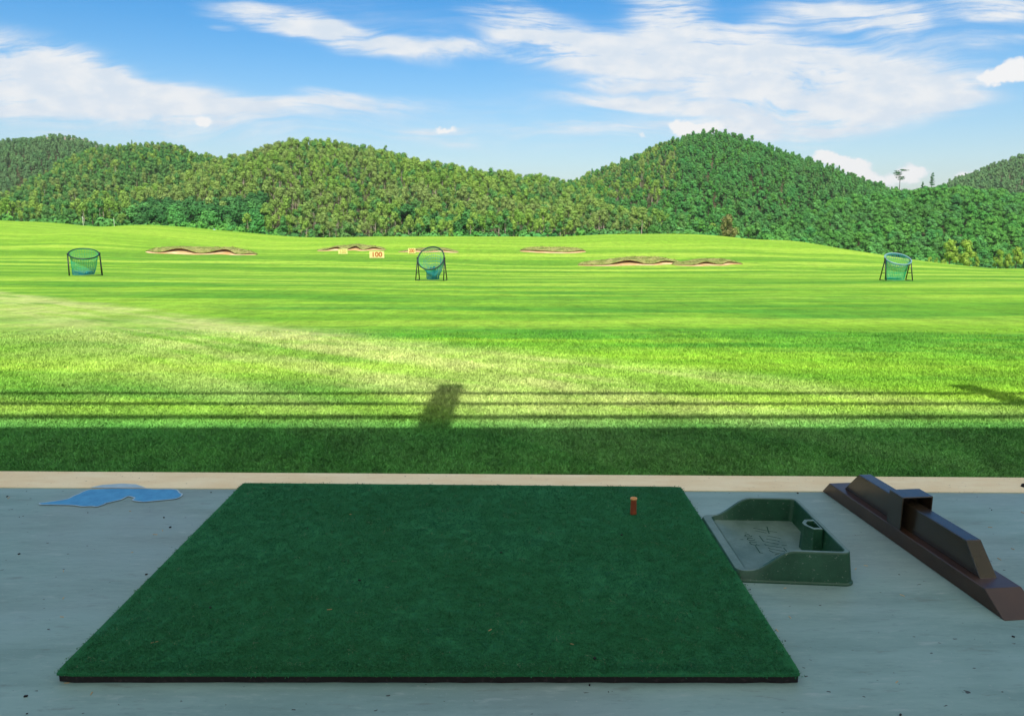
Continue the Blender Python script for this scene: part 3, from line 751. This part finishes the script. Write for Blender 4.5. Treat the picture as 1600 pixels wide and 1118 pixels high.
# ---------------------------------------------------------------- ball tray (rounded box, right/front/rear walls high, left edge low)
tr = empty('ball_tray', (.752, 2.11, 0)); tag(tr, 'green plastic ball tray with curved side walls, open towards the mat', 'tray')
XL, XR, YN, YF = .606, .903, 1.905, 2.312
def shear(x, y): return x, y+.085*(XR-x)*(1. if y < 2.1 else .55)
def wall_h(x):
    t = min(1, max(0, (x-(XL+.035))/.115)); t = t*t*(3-2*t); return .027+(.088-.027)*t
def loop(inset, rad, nc=8, ne=22):
    x0, x1, y0, y1 = XL+inset, XR-inset, YN+inset, YF-inset; r = rad; P = []
    def arc(cx, cy, a0):
        for i in range(nc+1): a = R(a0+90*i/nc); P.append((cx+r*math.cos(a), cy+r*math.sin(a)))
    def seg(a, b):
        for i in range(1, ne): P.append((a[0]+(b[0]-a[0])*i/ne, a[1]+(b[1]-a[1])*i/ne))
    arc(x0+r, y0+r, 180); seg((x0+r, y0), (x1-r, y0)); arc(x1-r, y0+r, 270); seg((x1, y0+r), (x1, y1-r))
    arc(x1-r, y1-r, 0); seg((x1-r, y1), (x0+r, y1)); arc(x0+r, y1-r, 90); seg((x0, y1-r), (x0, y0+r)); return P
FLZ = .016; v = []; f = []
rings = [(-.013, .034, lambda x: 0.0), (-.013, .034, lambda x: .004), (-.009, .030, lambda x: .007), (-.001, .026, lambda x: wall_h(x)-.004), (.001, .024, lambda x: wall_h(x)), (.011, .016, lambda x: wall_h(x)), (.013, .015, lambda x: wall_h(x)-.003), (.019, .012, lambda x: FLZ+.001), (.024, .010, lambda x: FLZ)]
for ins, rad, zf in rings:
    for x, y in loop(ins, rad):
        if ins > .01: x += .015*min(1, max(0, (XL+.06-x)/.03))
        xx, yy_ = shear(x, y); v.append((xx-.752, yy_-2.11, zf(x)))
n = len(loop(0, .02))
for i in range(len(rings)-1):
    for k in range(n): f.append((i*n+k, i*n+(k+1) % n, (i+1)*n+(k+1) % n, (i+1)*n+k))
f.append(tuple((len(rings)-1)*n+k for k in range(n)))
o = mesh('tray_body', v, f, 'tray_plastic', tr, False)
# pocket: hollow post on the inside of the right wall
pc = (.872, 2.093); hexa = [(-.030, -.006), (-.014, -.036), (.012, -.036), (.012, .036), (-.014, .036), (-.030, .012)]
def poly(sc, z, off=0): return [(pc[0]-.752+x*sc+off, pc[1]-2.11+y*sc, z) for x, y in hexa]
v = poly(1.12, FLZ-.002)+poly(1.0, .0915)+poly(.66, .0915)+poly(.55, .03); f = []
for i in range(3):
    for k in range(6): f.append((i*6+k, i*6+(k+1) % 6, (i+1)*6+(k+1) % 6, (i+1)*6+k))
f.append(tuple(18+k for k in range(6)))
o = MB().add(v, f).build('tee_pocket', 'tray_plastic', tr, False, bevel=.0015)
# engraved mark on the tray floor (strokes as seen, laid on the floor of the tray)
ST = [[(550, 210), (800, 262), (1070, 305)], [(590, 270), (830, 320)], [(860, 385), (1160, 445)], [(840, 455), (1100, 500), (1130, 520)], [(760, 510), (1110, 575)], [(800, 575), (830, 600), (1180, 655)],
      [(880, 655), (920, 680), (1250, 740)], [(900, 715), (990, 762), (1220, 795)], [(1190, 598), (1295, 603)], [(850, 180), (875, 270), (900, 330)], [(680, 390), (760, 500)], [(1230, 660), (1310, 750)], [(1030, 818), (1070, 800), (1110, 805)],
      [(345, 318), (390, 314)], [(510, 385), (480, 402), (410, 405), (345, 390), (360, 360), (420, 352), (460, 372)], [(520, 440), (420, 436), (400, 465), (470, 490), (550, 482), (570, 470)], [(610, 525), (470, 522), (450, 540)],
      [(465, 550), (500, 578), (590, 600), (620, 580)], [(640, 600), (680, 608)], [(590, 620), (690, 770), (750, 776)], [(250, 470), (310, 470)]]
mb = MB(); ez = FLZ+.0006
for s in ST:
    P = [bp(1140+a/14.545, 810+b/14.545, ez) for a, b in s]
    P = [(p.x-.752, p.y-2.11, ez) for p in P]
    for i in range(len(P)-1):
        a, b = Vector(P[i]), Vector(P[i+1]); d = (b-a).normalized(); nn = Vector((-d.y, d.x, 0))*.0016; a -= d*.001; b += d*.001
        mb.add([a-nn, b-nn, b+nn, a+nn], [(0, 1, 2, 3)])
mb.build('engraved_lettering', 'engraving', tr)
for a in [p for p in tr.children if p.name.startswith('tray_body')]:
    b = a.modifiers.new('bevel', 'BEVEL'); b.width = .001; b.limit_method = 'ANGLE'; b.angle_limit = R(50)

# ---------------------------------------------------------------- bay divider (brown steel rack)
ang = math.atan2(.077, .765)
cx_, cy_ = 1.1515+.05*math.cos(ang), 2.178+.05*math.sin(ang)
dv = empty('bay_divider', (cx_, cy_, 0), ang); tag(dv, 'dark brown metal bay divider with raised ridge and square hoop at the right', 'bay divider')
def frust(x, yb, yt, z0, z1, xt=None, y0=None, y1=None):
    xt = xt or x
    a, b, c, d = (yb if isinstance(yb, tuple) else (-yb, yb))+(yt if isinstance(yt, tuple) else (-yt, yt))
    v = [(-x, a, z0), (x, a, z0), (x, b, z0), (-x, b, z0), (-xt, c, z1), (xt, c, z1), (xt, d, z1), (-xt, d, z1)]
    return MB().add(v, [(0, 3, 2, 1), (4, 5, 6, 7), (0, 1, 5, 4), (1, 2, 6, 5), (2, 3, 7, 6), (3, 0, 4, 7)])
frust(.052, (-.464, .432), (-.385, .390), .0, .045, .050).build('base_beam', 'brown_metal', dv, bevel=.0025)
frust(.024, (-.335, .335), (-.265, .262), .0445, .120, .021).build('ridge_beam', 'brown_ridge', dv, bevel=.002)
w, hh, th, y0, y1 = .048, .148, .004, -.022, .046
O = [(-w, 0.0452), (-w, hh), (w, hh), (w, .0452)]; I = [(-w+th, .0452), (-w+th, hh-th), (w-th, hh-th), (w-th, .0452)]
v = [(x, y0, z) for x, z in O]+[(x, y0, z) for x, z in I]+[(x, y1, z) for x, z in O]+[(x, y1, z) for x, z in I]; f = []
for i in range(3): f += [(i, i+1, 5+i, 4+i), (8+i, 12+i, 13+i, 9+i), (i, 8+i, 9+i, i+1), (4+i, 5+i, 13+i, 12+i)]
f += [(0, 4, 12, 8), (3, 11, 15, 7)]
MB().add(v, f).box((0, y1-.004, (.0452+hh)/2), (2*w-.008, .004, hh-.0452-.008)).build('square_hoop', 'brown_ridge', dv, bevel=.0015)

# small crumbs of rubber and grass clippings scattered on the floor and mat
mb = MB(); mg = MB()
for _ in range(150):
    x = rnd.uniform(-1.9, 1.9); y = rnd.uniform(1.3, 2.7); on = -.96 < x < .6 and 1.48 < y < 2.6
    if on and rnd.random() < .75: continue
    z = .022 if on else .0; s_ = rnd.uniform(.0012, .0035); a = rnd.uniform(0, 3)
    if rnd.random() < .45: mb.box((x, y, z+s_*.4), (s_*2, s_*1.3, s_*.8), a)
    else: mg.box((x, y, z+.0006), (rnd.uniform(.006, .016), .0014, .0012), a)
tag(mb.build('rubber_crumbs', 'rubber'), 'tiny dark rubber crumbs strewn over the painted floor', 'debris', kind='stuff')
tag(mg.build('grass_clippings', 'sand'), 'tiny dry grass clippings strewn over the painted floor and mat', 'debris', kind='stuff')
# small dark pebble at the kerb, right edge
mb = MB(); p0 = bp(1599.5, 761, 0)
v = [(math.cos(a*.9)*.009*rnd.uniform(.8, 1.2), math.sin(a*.9)*.009*rnd.uniform(.8, 1.2), z) for z in (0, .008) for a in range(7)]+[(0, 0, .013)]
f = [(a, (a+1) % 7, 7+(a+1) % 7, 7+a) for a in range(7)]+[(7+a, 7+(a+1) % 7, 14) for a in range(7)]
o = mb.add(v, f).build('pebble', 'rubber'); o.location = (p0.x, p0.y, .003); tag(o, 'small dark pebble on the bare concrete strip at the right edge', 'pebble')

# blue paint patch with pale outline
PP = [(60, 784), (98, 780.5), (110, 776), (127, 767.5), (141, 762.5), (165, 762.2), (200, 762.2), (235, 762.2), (277, 762.6), (279, 767), (287, 772), (280, 776.5), (262, 780), (232, 782.5), (214, 783), (205, 781),
      (213, 776), (205, 774), (196, 775), (190, 780), (168, 783), (164, 788), (145, 790.5), (128, 789), (110, 787), (62, 788)]
def smooth_poly(P, it=2):
    for _ in range(it):
        Q = []
        for i in range(len(P)):
            a, b = P[i], P[(i+1) % len(P)]; Q += [(a[0]*.75+b[0]*.25, a[1]*.75+b[1]*.25), (a[0]*.25+b[0]*.75, a[1]*.25+b[1]*.75)]
        P = Q
    return P
PW = [(bp(a, b, .004).x, bp(a, b, .004).y) for a, b in PP]; PW = smooth_poly([(a+rnd.uniform(-.004, .004), b+rnd.uniform(-.006, .006)) for a, b in smooth_poly(PW, 1)], 1)
cxp = sum(a for a, b in PW)/len(PW); cyp = sum(b for a, b in PW)/len(PW)
pt = empty('paint_patch', (cxp, cyp, 0)); tag(pt, 'bright blue irregular paint patch with a pale outline on the floor left of the mat', 'paint patch')
def patch(name, P, z, m):
    bm = bmesh.new(); vs_ = [bm.verts.new((a-cxp, b-cyp, z)) for a, b in P]; fa = bm.faces.new(vs_); bmesh.ops.triangulate(bm, faces=[fa])
    me = bpy.data.meshes.new(name); bm.to_mesh(me); bm.free(); me.materials.append(MATS[m]); o = bpy.data.objects.new(name, me); C.objects.link(o); o.parent = pt
    if me.polygons and me.polygons[0].normal.z < 0: me.flip_normals()
patch('paint', PW, .0022, 'blue_paint')
mb = MB(); n = len(PW)
for i in range(n):
    a, b, c, d = [Vector(PW[(i+k) % n]) for k in (-1, 0, 1, 2)]
    t1 = (c-a).normalized(); t2 = (d-b).normalized(); n1 = Vector((t1.y, -t1.x))*.0036; n2 = Vector((t2.y, -t2.x))*.0036
    mb.add([(p.x-cxp, p.y-cyp, .0026) for p in (b-n1*.3, c-n2*.3, c+n2, b+n1)], [(0, 1, 2, 3)])
o = mb.build('pale_outline', 'pale_blue', pt)
# overspill on the kerb strip
mb = MB(); OV = [(140, 762), (160, 757.5), (190, 755.5), (212, 756.5), (228, 762)]
OW = [(bp(a, b, .003).x-cxp, bp(a, b, .003).y-cyp) for a, b in OV]
mb.add([(a, b, .0046) for a, b in OW], [(0, 1, 2, 3, 4)]).build('overspill', 'pale_blue', pt)

# ---------------------------------------------------------------- target nets
def target_net(px, py, yaw, tilt, label, ringmat, netparts, bag='hang', Rr=.66, Y=38.):
    x = PX(px, py, Y); g = float(ground(x, Y)); root = empty('target_net', (x, Y, g), yaw); tag(root, label, 'net', 'chipping target nets on the range')
    hz = 1.07 if bag != 'tall' else 1.10; k_ = Rr/.68
    hw = Rr+.03
    for sx in (-1, 1):
        for sy in (-1, 1):
            MB().tube([(sx*hw, 0, hz), (sx*(hw+.02), sy*.31, .02)], .027, 8).build('leg', 'dark_steel', root, True)
        MB().tube([(sx*(hw+.012), -.20, .38), (sx*(hw+.012), .20, .38)], .015, 6).build('brace', 'dark_steel', root, True)
        MB().box((sx*hw, 0, hz), (.07, .09, .10)).build('hinge', 'dark_steel', root, bevel=.01)
        MB().tube([(sx*(hw+.02), -.31, .02), (sx*(hw+.02), .31, .02)], .018, 6).build('foot_bar', 'dark_steel', root, True)
    MB().tube([(-hw-.02, -.31, .02), (hw+.02, -.31, .02)], .020, 8).build('base_bar', 'dark_steel', root, True)
    # ring tilted about the X axis: tilt = angle of its plane from vertical (leaning back)
    ct, st = math.cos(tilt), math.sin(tilt)
    rp = [(Rr*math.cos(a), Rr*math.sin(a)*st, hz+Rr*math.sin(a)*ct) for a in np.linspace(0, 2*math.pi, 49)[:-1]]
    MB().tube(rp, .034, 8, closed=True).build('ring', ringmat, root, True)
    # bag
    rg = random.Random(px); nu, nv = 34, 20
    def bagpt(i, j):
        a = 2*math.pi*i/nu; t = j/nv; base = Vector((Rr*math.cos(a), Rr*math.sin(a)*st, hz+Rr*math.sin(a)*ct))
        if bag == 'tall':      # net sags into a narrow bunched bag behind the ring
            c = Vector((.04+.05*math.sin(t*5), .30*min(1, t*1.6), 0)); rr = .30+.36*(1-t)**2.4
            zz = base.z*(1-t)**1.25+(.05)*(1-(1-t)**1.25); rr *= (1+.10*math.sin(5*a+6*t))
            ring_ = Vector((c.x+rr*math.cos(a), c.y+rr*.5*math.sin(a), zz))
            k = min(1, t*2.3); return base.lerp(ring_, k)
        if bag == 'drum':
            rr = (.52+.16*(1-t)**2)*k_; c = Vector((-.02, .12*t, 0)); zz = base.z*(1-t)+.05*t
            return Vector((c.x*t+rr*math.cos(a)*(1+.04*math.sin(6*a)*t), c.y+rr*(.72)*math.sin(a)*(.55+.45*min(1, t*2)), zz)).lerp(base, max(0, 1-t*6))
        rr = (.60-.12*t**2)*k_; c = Vector((-.10*t*t, .10*t, 0)); zz = base.z*(1-t)+.06*t
        return Vector((c.x+rr*math.cos(a), c.y+rr*.75*math.sin(a), zz)).lerp(base, max(0, 1-t*5))
    v = [bagpt(i, j) for j in range(nv+1) for i in range(nu)]
    def faces(j0, j1): return [(j*nu+i, j*nu+(i+1) % nu, (j+1)*nu+(i+1) % nu, (j+1)*nu+i) for j in range(j0, j1) for i in range(nu)]
    for nm, mname, j0, j1, th_ in netparts(nv):
        f = faces(j0, j1)
        if j1 == nv: # bottom
            v2 = v+[Vector((0, .2, .04))]; f = f+[((nv)*nu+i, (nv)*nu+(i+1) % nu, len(v2)-1) for i in range(nu)]
        else: v2 = v
        o = MB().add(v2, f).build(nm, mname, root)
        me = o.data; bm = bmesh.new(); bm.from_mesh(me); bmesh.ops.delete(bm, geom=[q for q in bm.verts if not q.link_faces], context='VERTS'); bm.to_mesh(me); bm.free()
        w_ = o.modifiers.new('threads', 'WIREFRAME'); w_.thickness = th_; w_.use_even_offset = False; w_.use_boundary = True
    if bag == 'tall':      # gathered netting filling the lower bag
        mb = MB()
        for i in range(46):
            a = rg.uniform(0, 6.28); r1 = rg.uniform(.02, .22); pts_ = []
            for k in range(6):
                t = k/5; pts_.append((.05+math.cos(a+t)*r1*(1+.4*math.sin(4*t+i)), .28+math.sin(a+t)*r1*.5, .04+(.66-.1*rg.random())*t))
            mb.tube(pts_, .009, 4)
        mb.build('gathered_net', 'net_blue', root)
    else:
        mb = MB()
        for i in range(34):
            a = rg.uniform(0, 6.28); pts_ = []
            for k in range(6):
                t = a+k*.35; r1 = .18+.28*((i*7) % 5)/5; pts_.append((-.08+math.cos(t)*r1, .14+math.sin(t)*r1*.6, .05+.05*rg.random()+(.10*abs(math.cos(t)) if bag == 'hang' else .03)))
            mb.tube(pts_, .012, 4)
        mb.build('gathered_net', 'net_blue', root)
    return root
g2 = lambda nv: [('upper_netting', 'net_green', 0, nv*3//4, .020), ('lower_netting', 'net_blue', nv*3//4, nv, .022)]
g3 = lambda nv: [('upper_netting', 'net_green', 0, nv//3, .016), ('lower_netting', 'net_blue', nv//3, nv, .020)]
g4 = lambda nv: [('upper_netting', 'net_blue', 0, nv//5, .024), ('lower_netting', 'net_green', nv//5, nv, .020)]
target_net(134, 428, R(31), R(70), 'leftmost target net with its dark ring lying nearly flat', 'ring_green', g2, 'hang')
target_net(674, 437, R(-11), R(36), 'middle target net with its round ring tipped up and blue netting bunched below', 'ring_green', g3, 'tall')
target_net(1400, 438, R(2), R(66), 'rightmost target net with a greyish teal sloping ring and green netting', 'ring_teal', g4, 'drum', .61)

# ---------------------------------------------------------------- distance signs
FONTCH = {'0': ['111', '101', '101', '101', '111'], '1': ['010', '110', '010', '010', '111'], '5': ['111', '100', '111', '001', '111'], '2': ['111', '001', '111', '100', '111']}
mat('sign_faded', plain((.52, .54, .17), (.58, .58, .22), 2), .6, .3); mat('sign_pale_ink', plain((.50, .42, .14), (.52, .36, .10), 2), .6, .3)
def sign(px, top, bot, wpx, text, label, Y, bm_='sign_yellow', im_='sign_orange'):
    hp = hit(px, bot+.8); x, Y, g = hp.x, hp.y, hp.z; W_ = wpx/F*Y; H_ = (bot-top)/F*Y; zb = g+.8/F*Y
    r = empty('distance_sign', (x, Y, g)); tag(r, label, 'sign', 'distance signs on the range')
    MB().box((0, 0, zb-g+H_/2), (W_, .06, H_)).build('board', bm_, r, bevel=.01)
    for sx in (-1, 1): MB().tube([(sx*W_*.35, .06, -.2), (sx*W_*.35, .06, zb-g+H_*.8)], .03, 6).build('post', 'dark_steel', r)
    cu = bpy.data.curves.new('digits', 'FONT'); cu.body = text; cu.size = H_*.98; cu.align_x = 'CENTER'; cu.align_y = 'CENTER'; cu.extrude = .01; cu.offset = .022*H_
    to = bpy.data.objects.new('digits', cu); C.objects.link(to); dg = bpy.context.evaluated_depsgraph_get()
    me = bpy.data.meshes.new_from_object(to.evaluated_get(dg)); bpy.data.objects.remove(to); me.materials.clear(); me.materials.append(MATS[im_])
    to = bpy.data.objects.new('digits', me); C.objects.link(to); to.parent = r
    to.rotation_euler = (R(90), 0, 0); to.location = (0, -.045, zb-g+H_/2); to.scale = (W_/H_*.50, 1, 1)
sign(589, 392.5, 403, 23, '100', 'cream yellow board reading 100 in orange, largest of the three distance signs', 91)
sign(536, 389, 397, 14.5, '150', 'faded pale yellow distance board left of the 100 sign', 100, 'sign_faded', 'sign_pale_ink')
sign(643.5, 388, 396, 11.5, '200', 'small yellow board with solid orange digits just left of the middle target net', 102)

# ---------------------------------------------------------------- bunkers
def bunker(x0, x1, rtop, rbot, label, seed, nl=3, sandf=.45, slope=0.):
    rg = random.Random(seed); A = hit(x0, rbot); B = hit(x1, rbot-slope); Yb = (A.y+B.y)/2
    XA = PX(x0, rbot, Yb); XB = PX(x1, rbot, Yb); Hh = (rbot-rtop)/F*Yb; N = 110
    cx = (XA+XB)/2; g0 = float(ground(cx, Yb)); r = empty('sand_bunker', (cx, Yb, g0)); tag(r, label, 'bunker', 'bunkers on the range')
    ph = rg.uniform(0, 6); sv = []; bv = []; uvv = []
    for i in range(N+1):
        t = i/N; X = XA+(XB-XA)*t; e = max(0, math.sin(math.pi*t))**.45; e = max(e, .0)
        wv = .5+.5*math.sin(2*math.pi*nl*t+ph+.8*math.sin(5*t+ph)); jit = .06*rg.uniform(-1, 1)
        lip = Hh*e*(sandf*(.12+.80*wv)+jit*.1); top = Hh*e*(.66+.08*math.sin(7*t+ph)+jit*.6)
        Yo = Yb+1.6*(1-wv)*-.6+.5*math.sin(3*t*nl+ph)-slope/F*Yb*0
        G = lambda yy_: float(ground(X, yy_))-g0
        L = lambda dy_, z: (X-cx, Yo+dy_-Yb, G(Yo+dy_)+z)
        sv += [L(-1.8*e-.05, .01), L(-.6*e, .04*e), L(.25*e, lip*.75), L(.42*e, lip+.02)]
        bv += [L(.40*e, lip+.0), L(-.32*e, lip-.03*e), L(-.36*e, lip+.05*e), L(-.2*e, lip+.12*e), L(.8*e, max(lip+.2*e, top*.8)), L(1.8*e, top), L(3.4*e, top*.75), L(5.5*e+.05, -.03)]
    def strip(k, n): return [(i*k+j, (i+1)*k+j, (i+1)*k+j+1, i*k+j+1) for i in range(n) for j in range(k-1)]
    MB().add(sv, strip(4, N)).build('sand_face', 'sand', r, True)
    f = strip(8, N); m_ = [1 if (q % 7) < 2 else 0 for q in range(len(f))]
    mesh('turf_bank', bv, f, ['rough_grass', 'soil'], r, False, m_)
    # ragged long grass along the lip
    mb = MB()
    for i in range(110):
        k = rg.randrange(1, N); b = Vector(bv[k*8+rg.choice([3, 4, 4, 5])]); b.x += rg.uniform(-.1, .1); h = rg.uniform(.06, .16)*min(1, Hh); w = rg.uniform(.03, .08); lx = rg.gauss(0, .08)
        b.z -= .03
        mb.add([b-Vector((w, 0, 0)), b+Vector((w, 0, 0)), b+Vector((lx, -.05, h))], [(0, 1, 2)])
    tag(mb.build('grass_fringe', 'rough_grass', r), kind='stuff')
bunker(226, 402, 380, 396.5, 'long bunker at the left with two sandy hollows split by a grassy wedge', 3, 3, .50)
bunker(498, 604, 380, 390.5, 'narrow bunker with orange-brown sand above the cream sign and the 100 sign', 5, 3, .55)
bunker(625, 718, 387, 392.5, 'thin scruffy bunker behind the middle target net', 6, 2, .45)
bunker(812, 915, 381, 393, 'small bunker right of the middle net with rough grass at its right end', 8, 1, .50)
bunker(902, 1068, 397, 413.5, 'longest bunker at the right with a pale sand face under a thick grassy lip', 9, 2, .42)
bunker(1050, 1158, 401, 413, 'grassy shallow bunker adjoining the right end of the longest one', 12, 2, .38)

# ---------------------------------------------------------------- poles, stake, small tent
def pole(px, top, bot, Y, name, label, rad, cat='pole'):
    x = PX(px, bot, Y); z0 = RZ(bot, Y); zt = RZ(top, Y)
    r = empty(name, (x, Y, z0-2.)); tag(r, label, cat)
    MB().tube([(0, 0, 0), (0, 0, zt-z0+2)], [rad*1.2, rad*.8], 8).build('shaft', 'pole_white', r, True)
    MB().tube([(0, 0, zt-z0+2), (0, 0, zt-z0+2.12)], [rad*1.1, rad*.4], 8).build('cap', 'pole_white', r, True)
pole(130.5, 338, 354, 174, 'pole', 'thin pale pole in front of the trees above the left target net', .045)
pole(179, 341, 356, 174, 'pole', 'faint thin pole at the forest edge between the left net and the left bunker', .035)
pole(1207, 374.5, 378, 172, 'pole', 'short white pole at the lawn crest below the low right hill', .07)
pole(1300, 386, 396, 172, 'pole', 'thin pale pole on the falling shoulder of the lawn', .06)
pole(1433, 408, 420, 150, 'marker_stake', 'slim white marker stake just right of the right target net', .10, 'stake')
Y = 174.; x = PX(335, 365, Y); zb = RZ(368, Y); tn = empty('tent', (x, Y, zb-1.)); tag(tn, 'small pale blue pointed tent roof showing over the lawn crest', 'tent')
w = 1.55; z1 = (368-364)/F*Y+1.; z2 = (368-358)/F*Y+1.
MB().box((0, 0, z1/2), (2*w*.9, 2*w*.9, z1)).build('tent_wall', 'tent_wall', tn)
MB().add([(-w, -w, z1), (w, -w, z1), (w, w, z1), (-w, w, z1), (0, 0, z2), ], [(0, 1, 4), (1, 2, 4), (2, 3, 4), (3, 0, 4), (0, 3, 2, 1)]).build('roof', 'tent_cloth', tn)

# ---------------------------------------------------------------- near grass
gs = []
for i in range(5):
    mb = MB()
    for _ in range(22):
        x = rnd.uniform(-.06, .06); y = rnd.uniform(-.06, .06); a = rnd.uniform(0, 6.28); h = rnd.uniform(.008, .020); w = rnd.uniform(.0012, .0022); lx = rnd.gauss(0, .009); ly = rnd.gauss(0, .009)
        c_, s_ = math.cos(a)*w, math.sin(a)*w
        mb.add([(x-c_, y-s_, 0), (x+c_, y+s_, 0), (x+lx*.4+c_*.8, y+ly*.4+s_*.8, h*.6), (x+lx*.4-c_*.8, y+ly*.4-s_*.8, h*.6), (x+lx, y+ly, h)], [(0, 1, 2, 3), (3, 2, 4)])
    gs.append(mesh('grass_source_%d' % i, mb.v, mb.f, 'blade', link=False))
gcol = source_collection('grass_sources', gs)
X = []; Ys = []
N = 70000
yv = 2.74+(np.random.RandomState(3).beta(.9, 2.4, N))*6.5
xv = nr.uniform(-1, 1, N)*(yv*.80+.5)
keep = yv > EDGE(xv)+.012
xv, yv = xv[keep], yv[keep]; n = len(xv); zv = ground(xv, yv)-.003
sc = nr.uniform(.75, 1.25, (n, 1))*(1+.06*np.maximum(0, yv-4))[:, None]*np.array([[1.1, 1.1, 1.]])
o = scatter('grass', np.stack([xv, yv, zv], 1), nr.randint(0, 5, n), np.stack([np.zeros(n), np.zeros(n), nr.uniform(0, 6.28, n)], 1), sc, gcol)
tag(o, 'short mown grass blades of the lawn next to the concrete strip', 'grass', kind='stuff')

# ---------------------------------------------------------------- thin summer haze
hm = bpy.data.materials.new('haze'); hm.use_nodes = True; nt = hm.node_tree; nt.nodes.clear()
ho = nt.nodes.new('ShaderNodeOutputMaterial'); hv = nt.nodes.new('ShaderNodeVolumePrincipled')
hv.inputs['Color'].default_value = (.88, .93, 1, 1); hv.inputs['Density'].default_value = .00012; hv.inputs['Anisotropy'].default_value = .2
nt.links.new(hv.outputs[0], ho.inputs['Volume']); MATS['haze'] = hm
tag(MB().box((0, 500, 36), (3000, 2400, 126)).build('haze', 'haze'), kind='stuff')
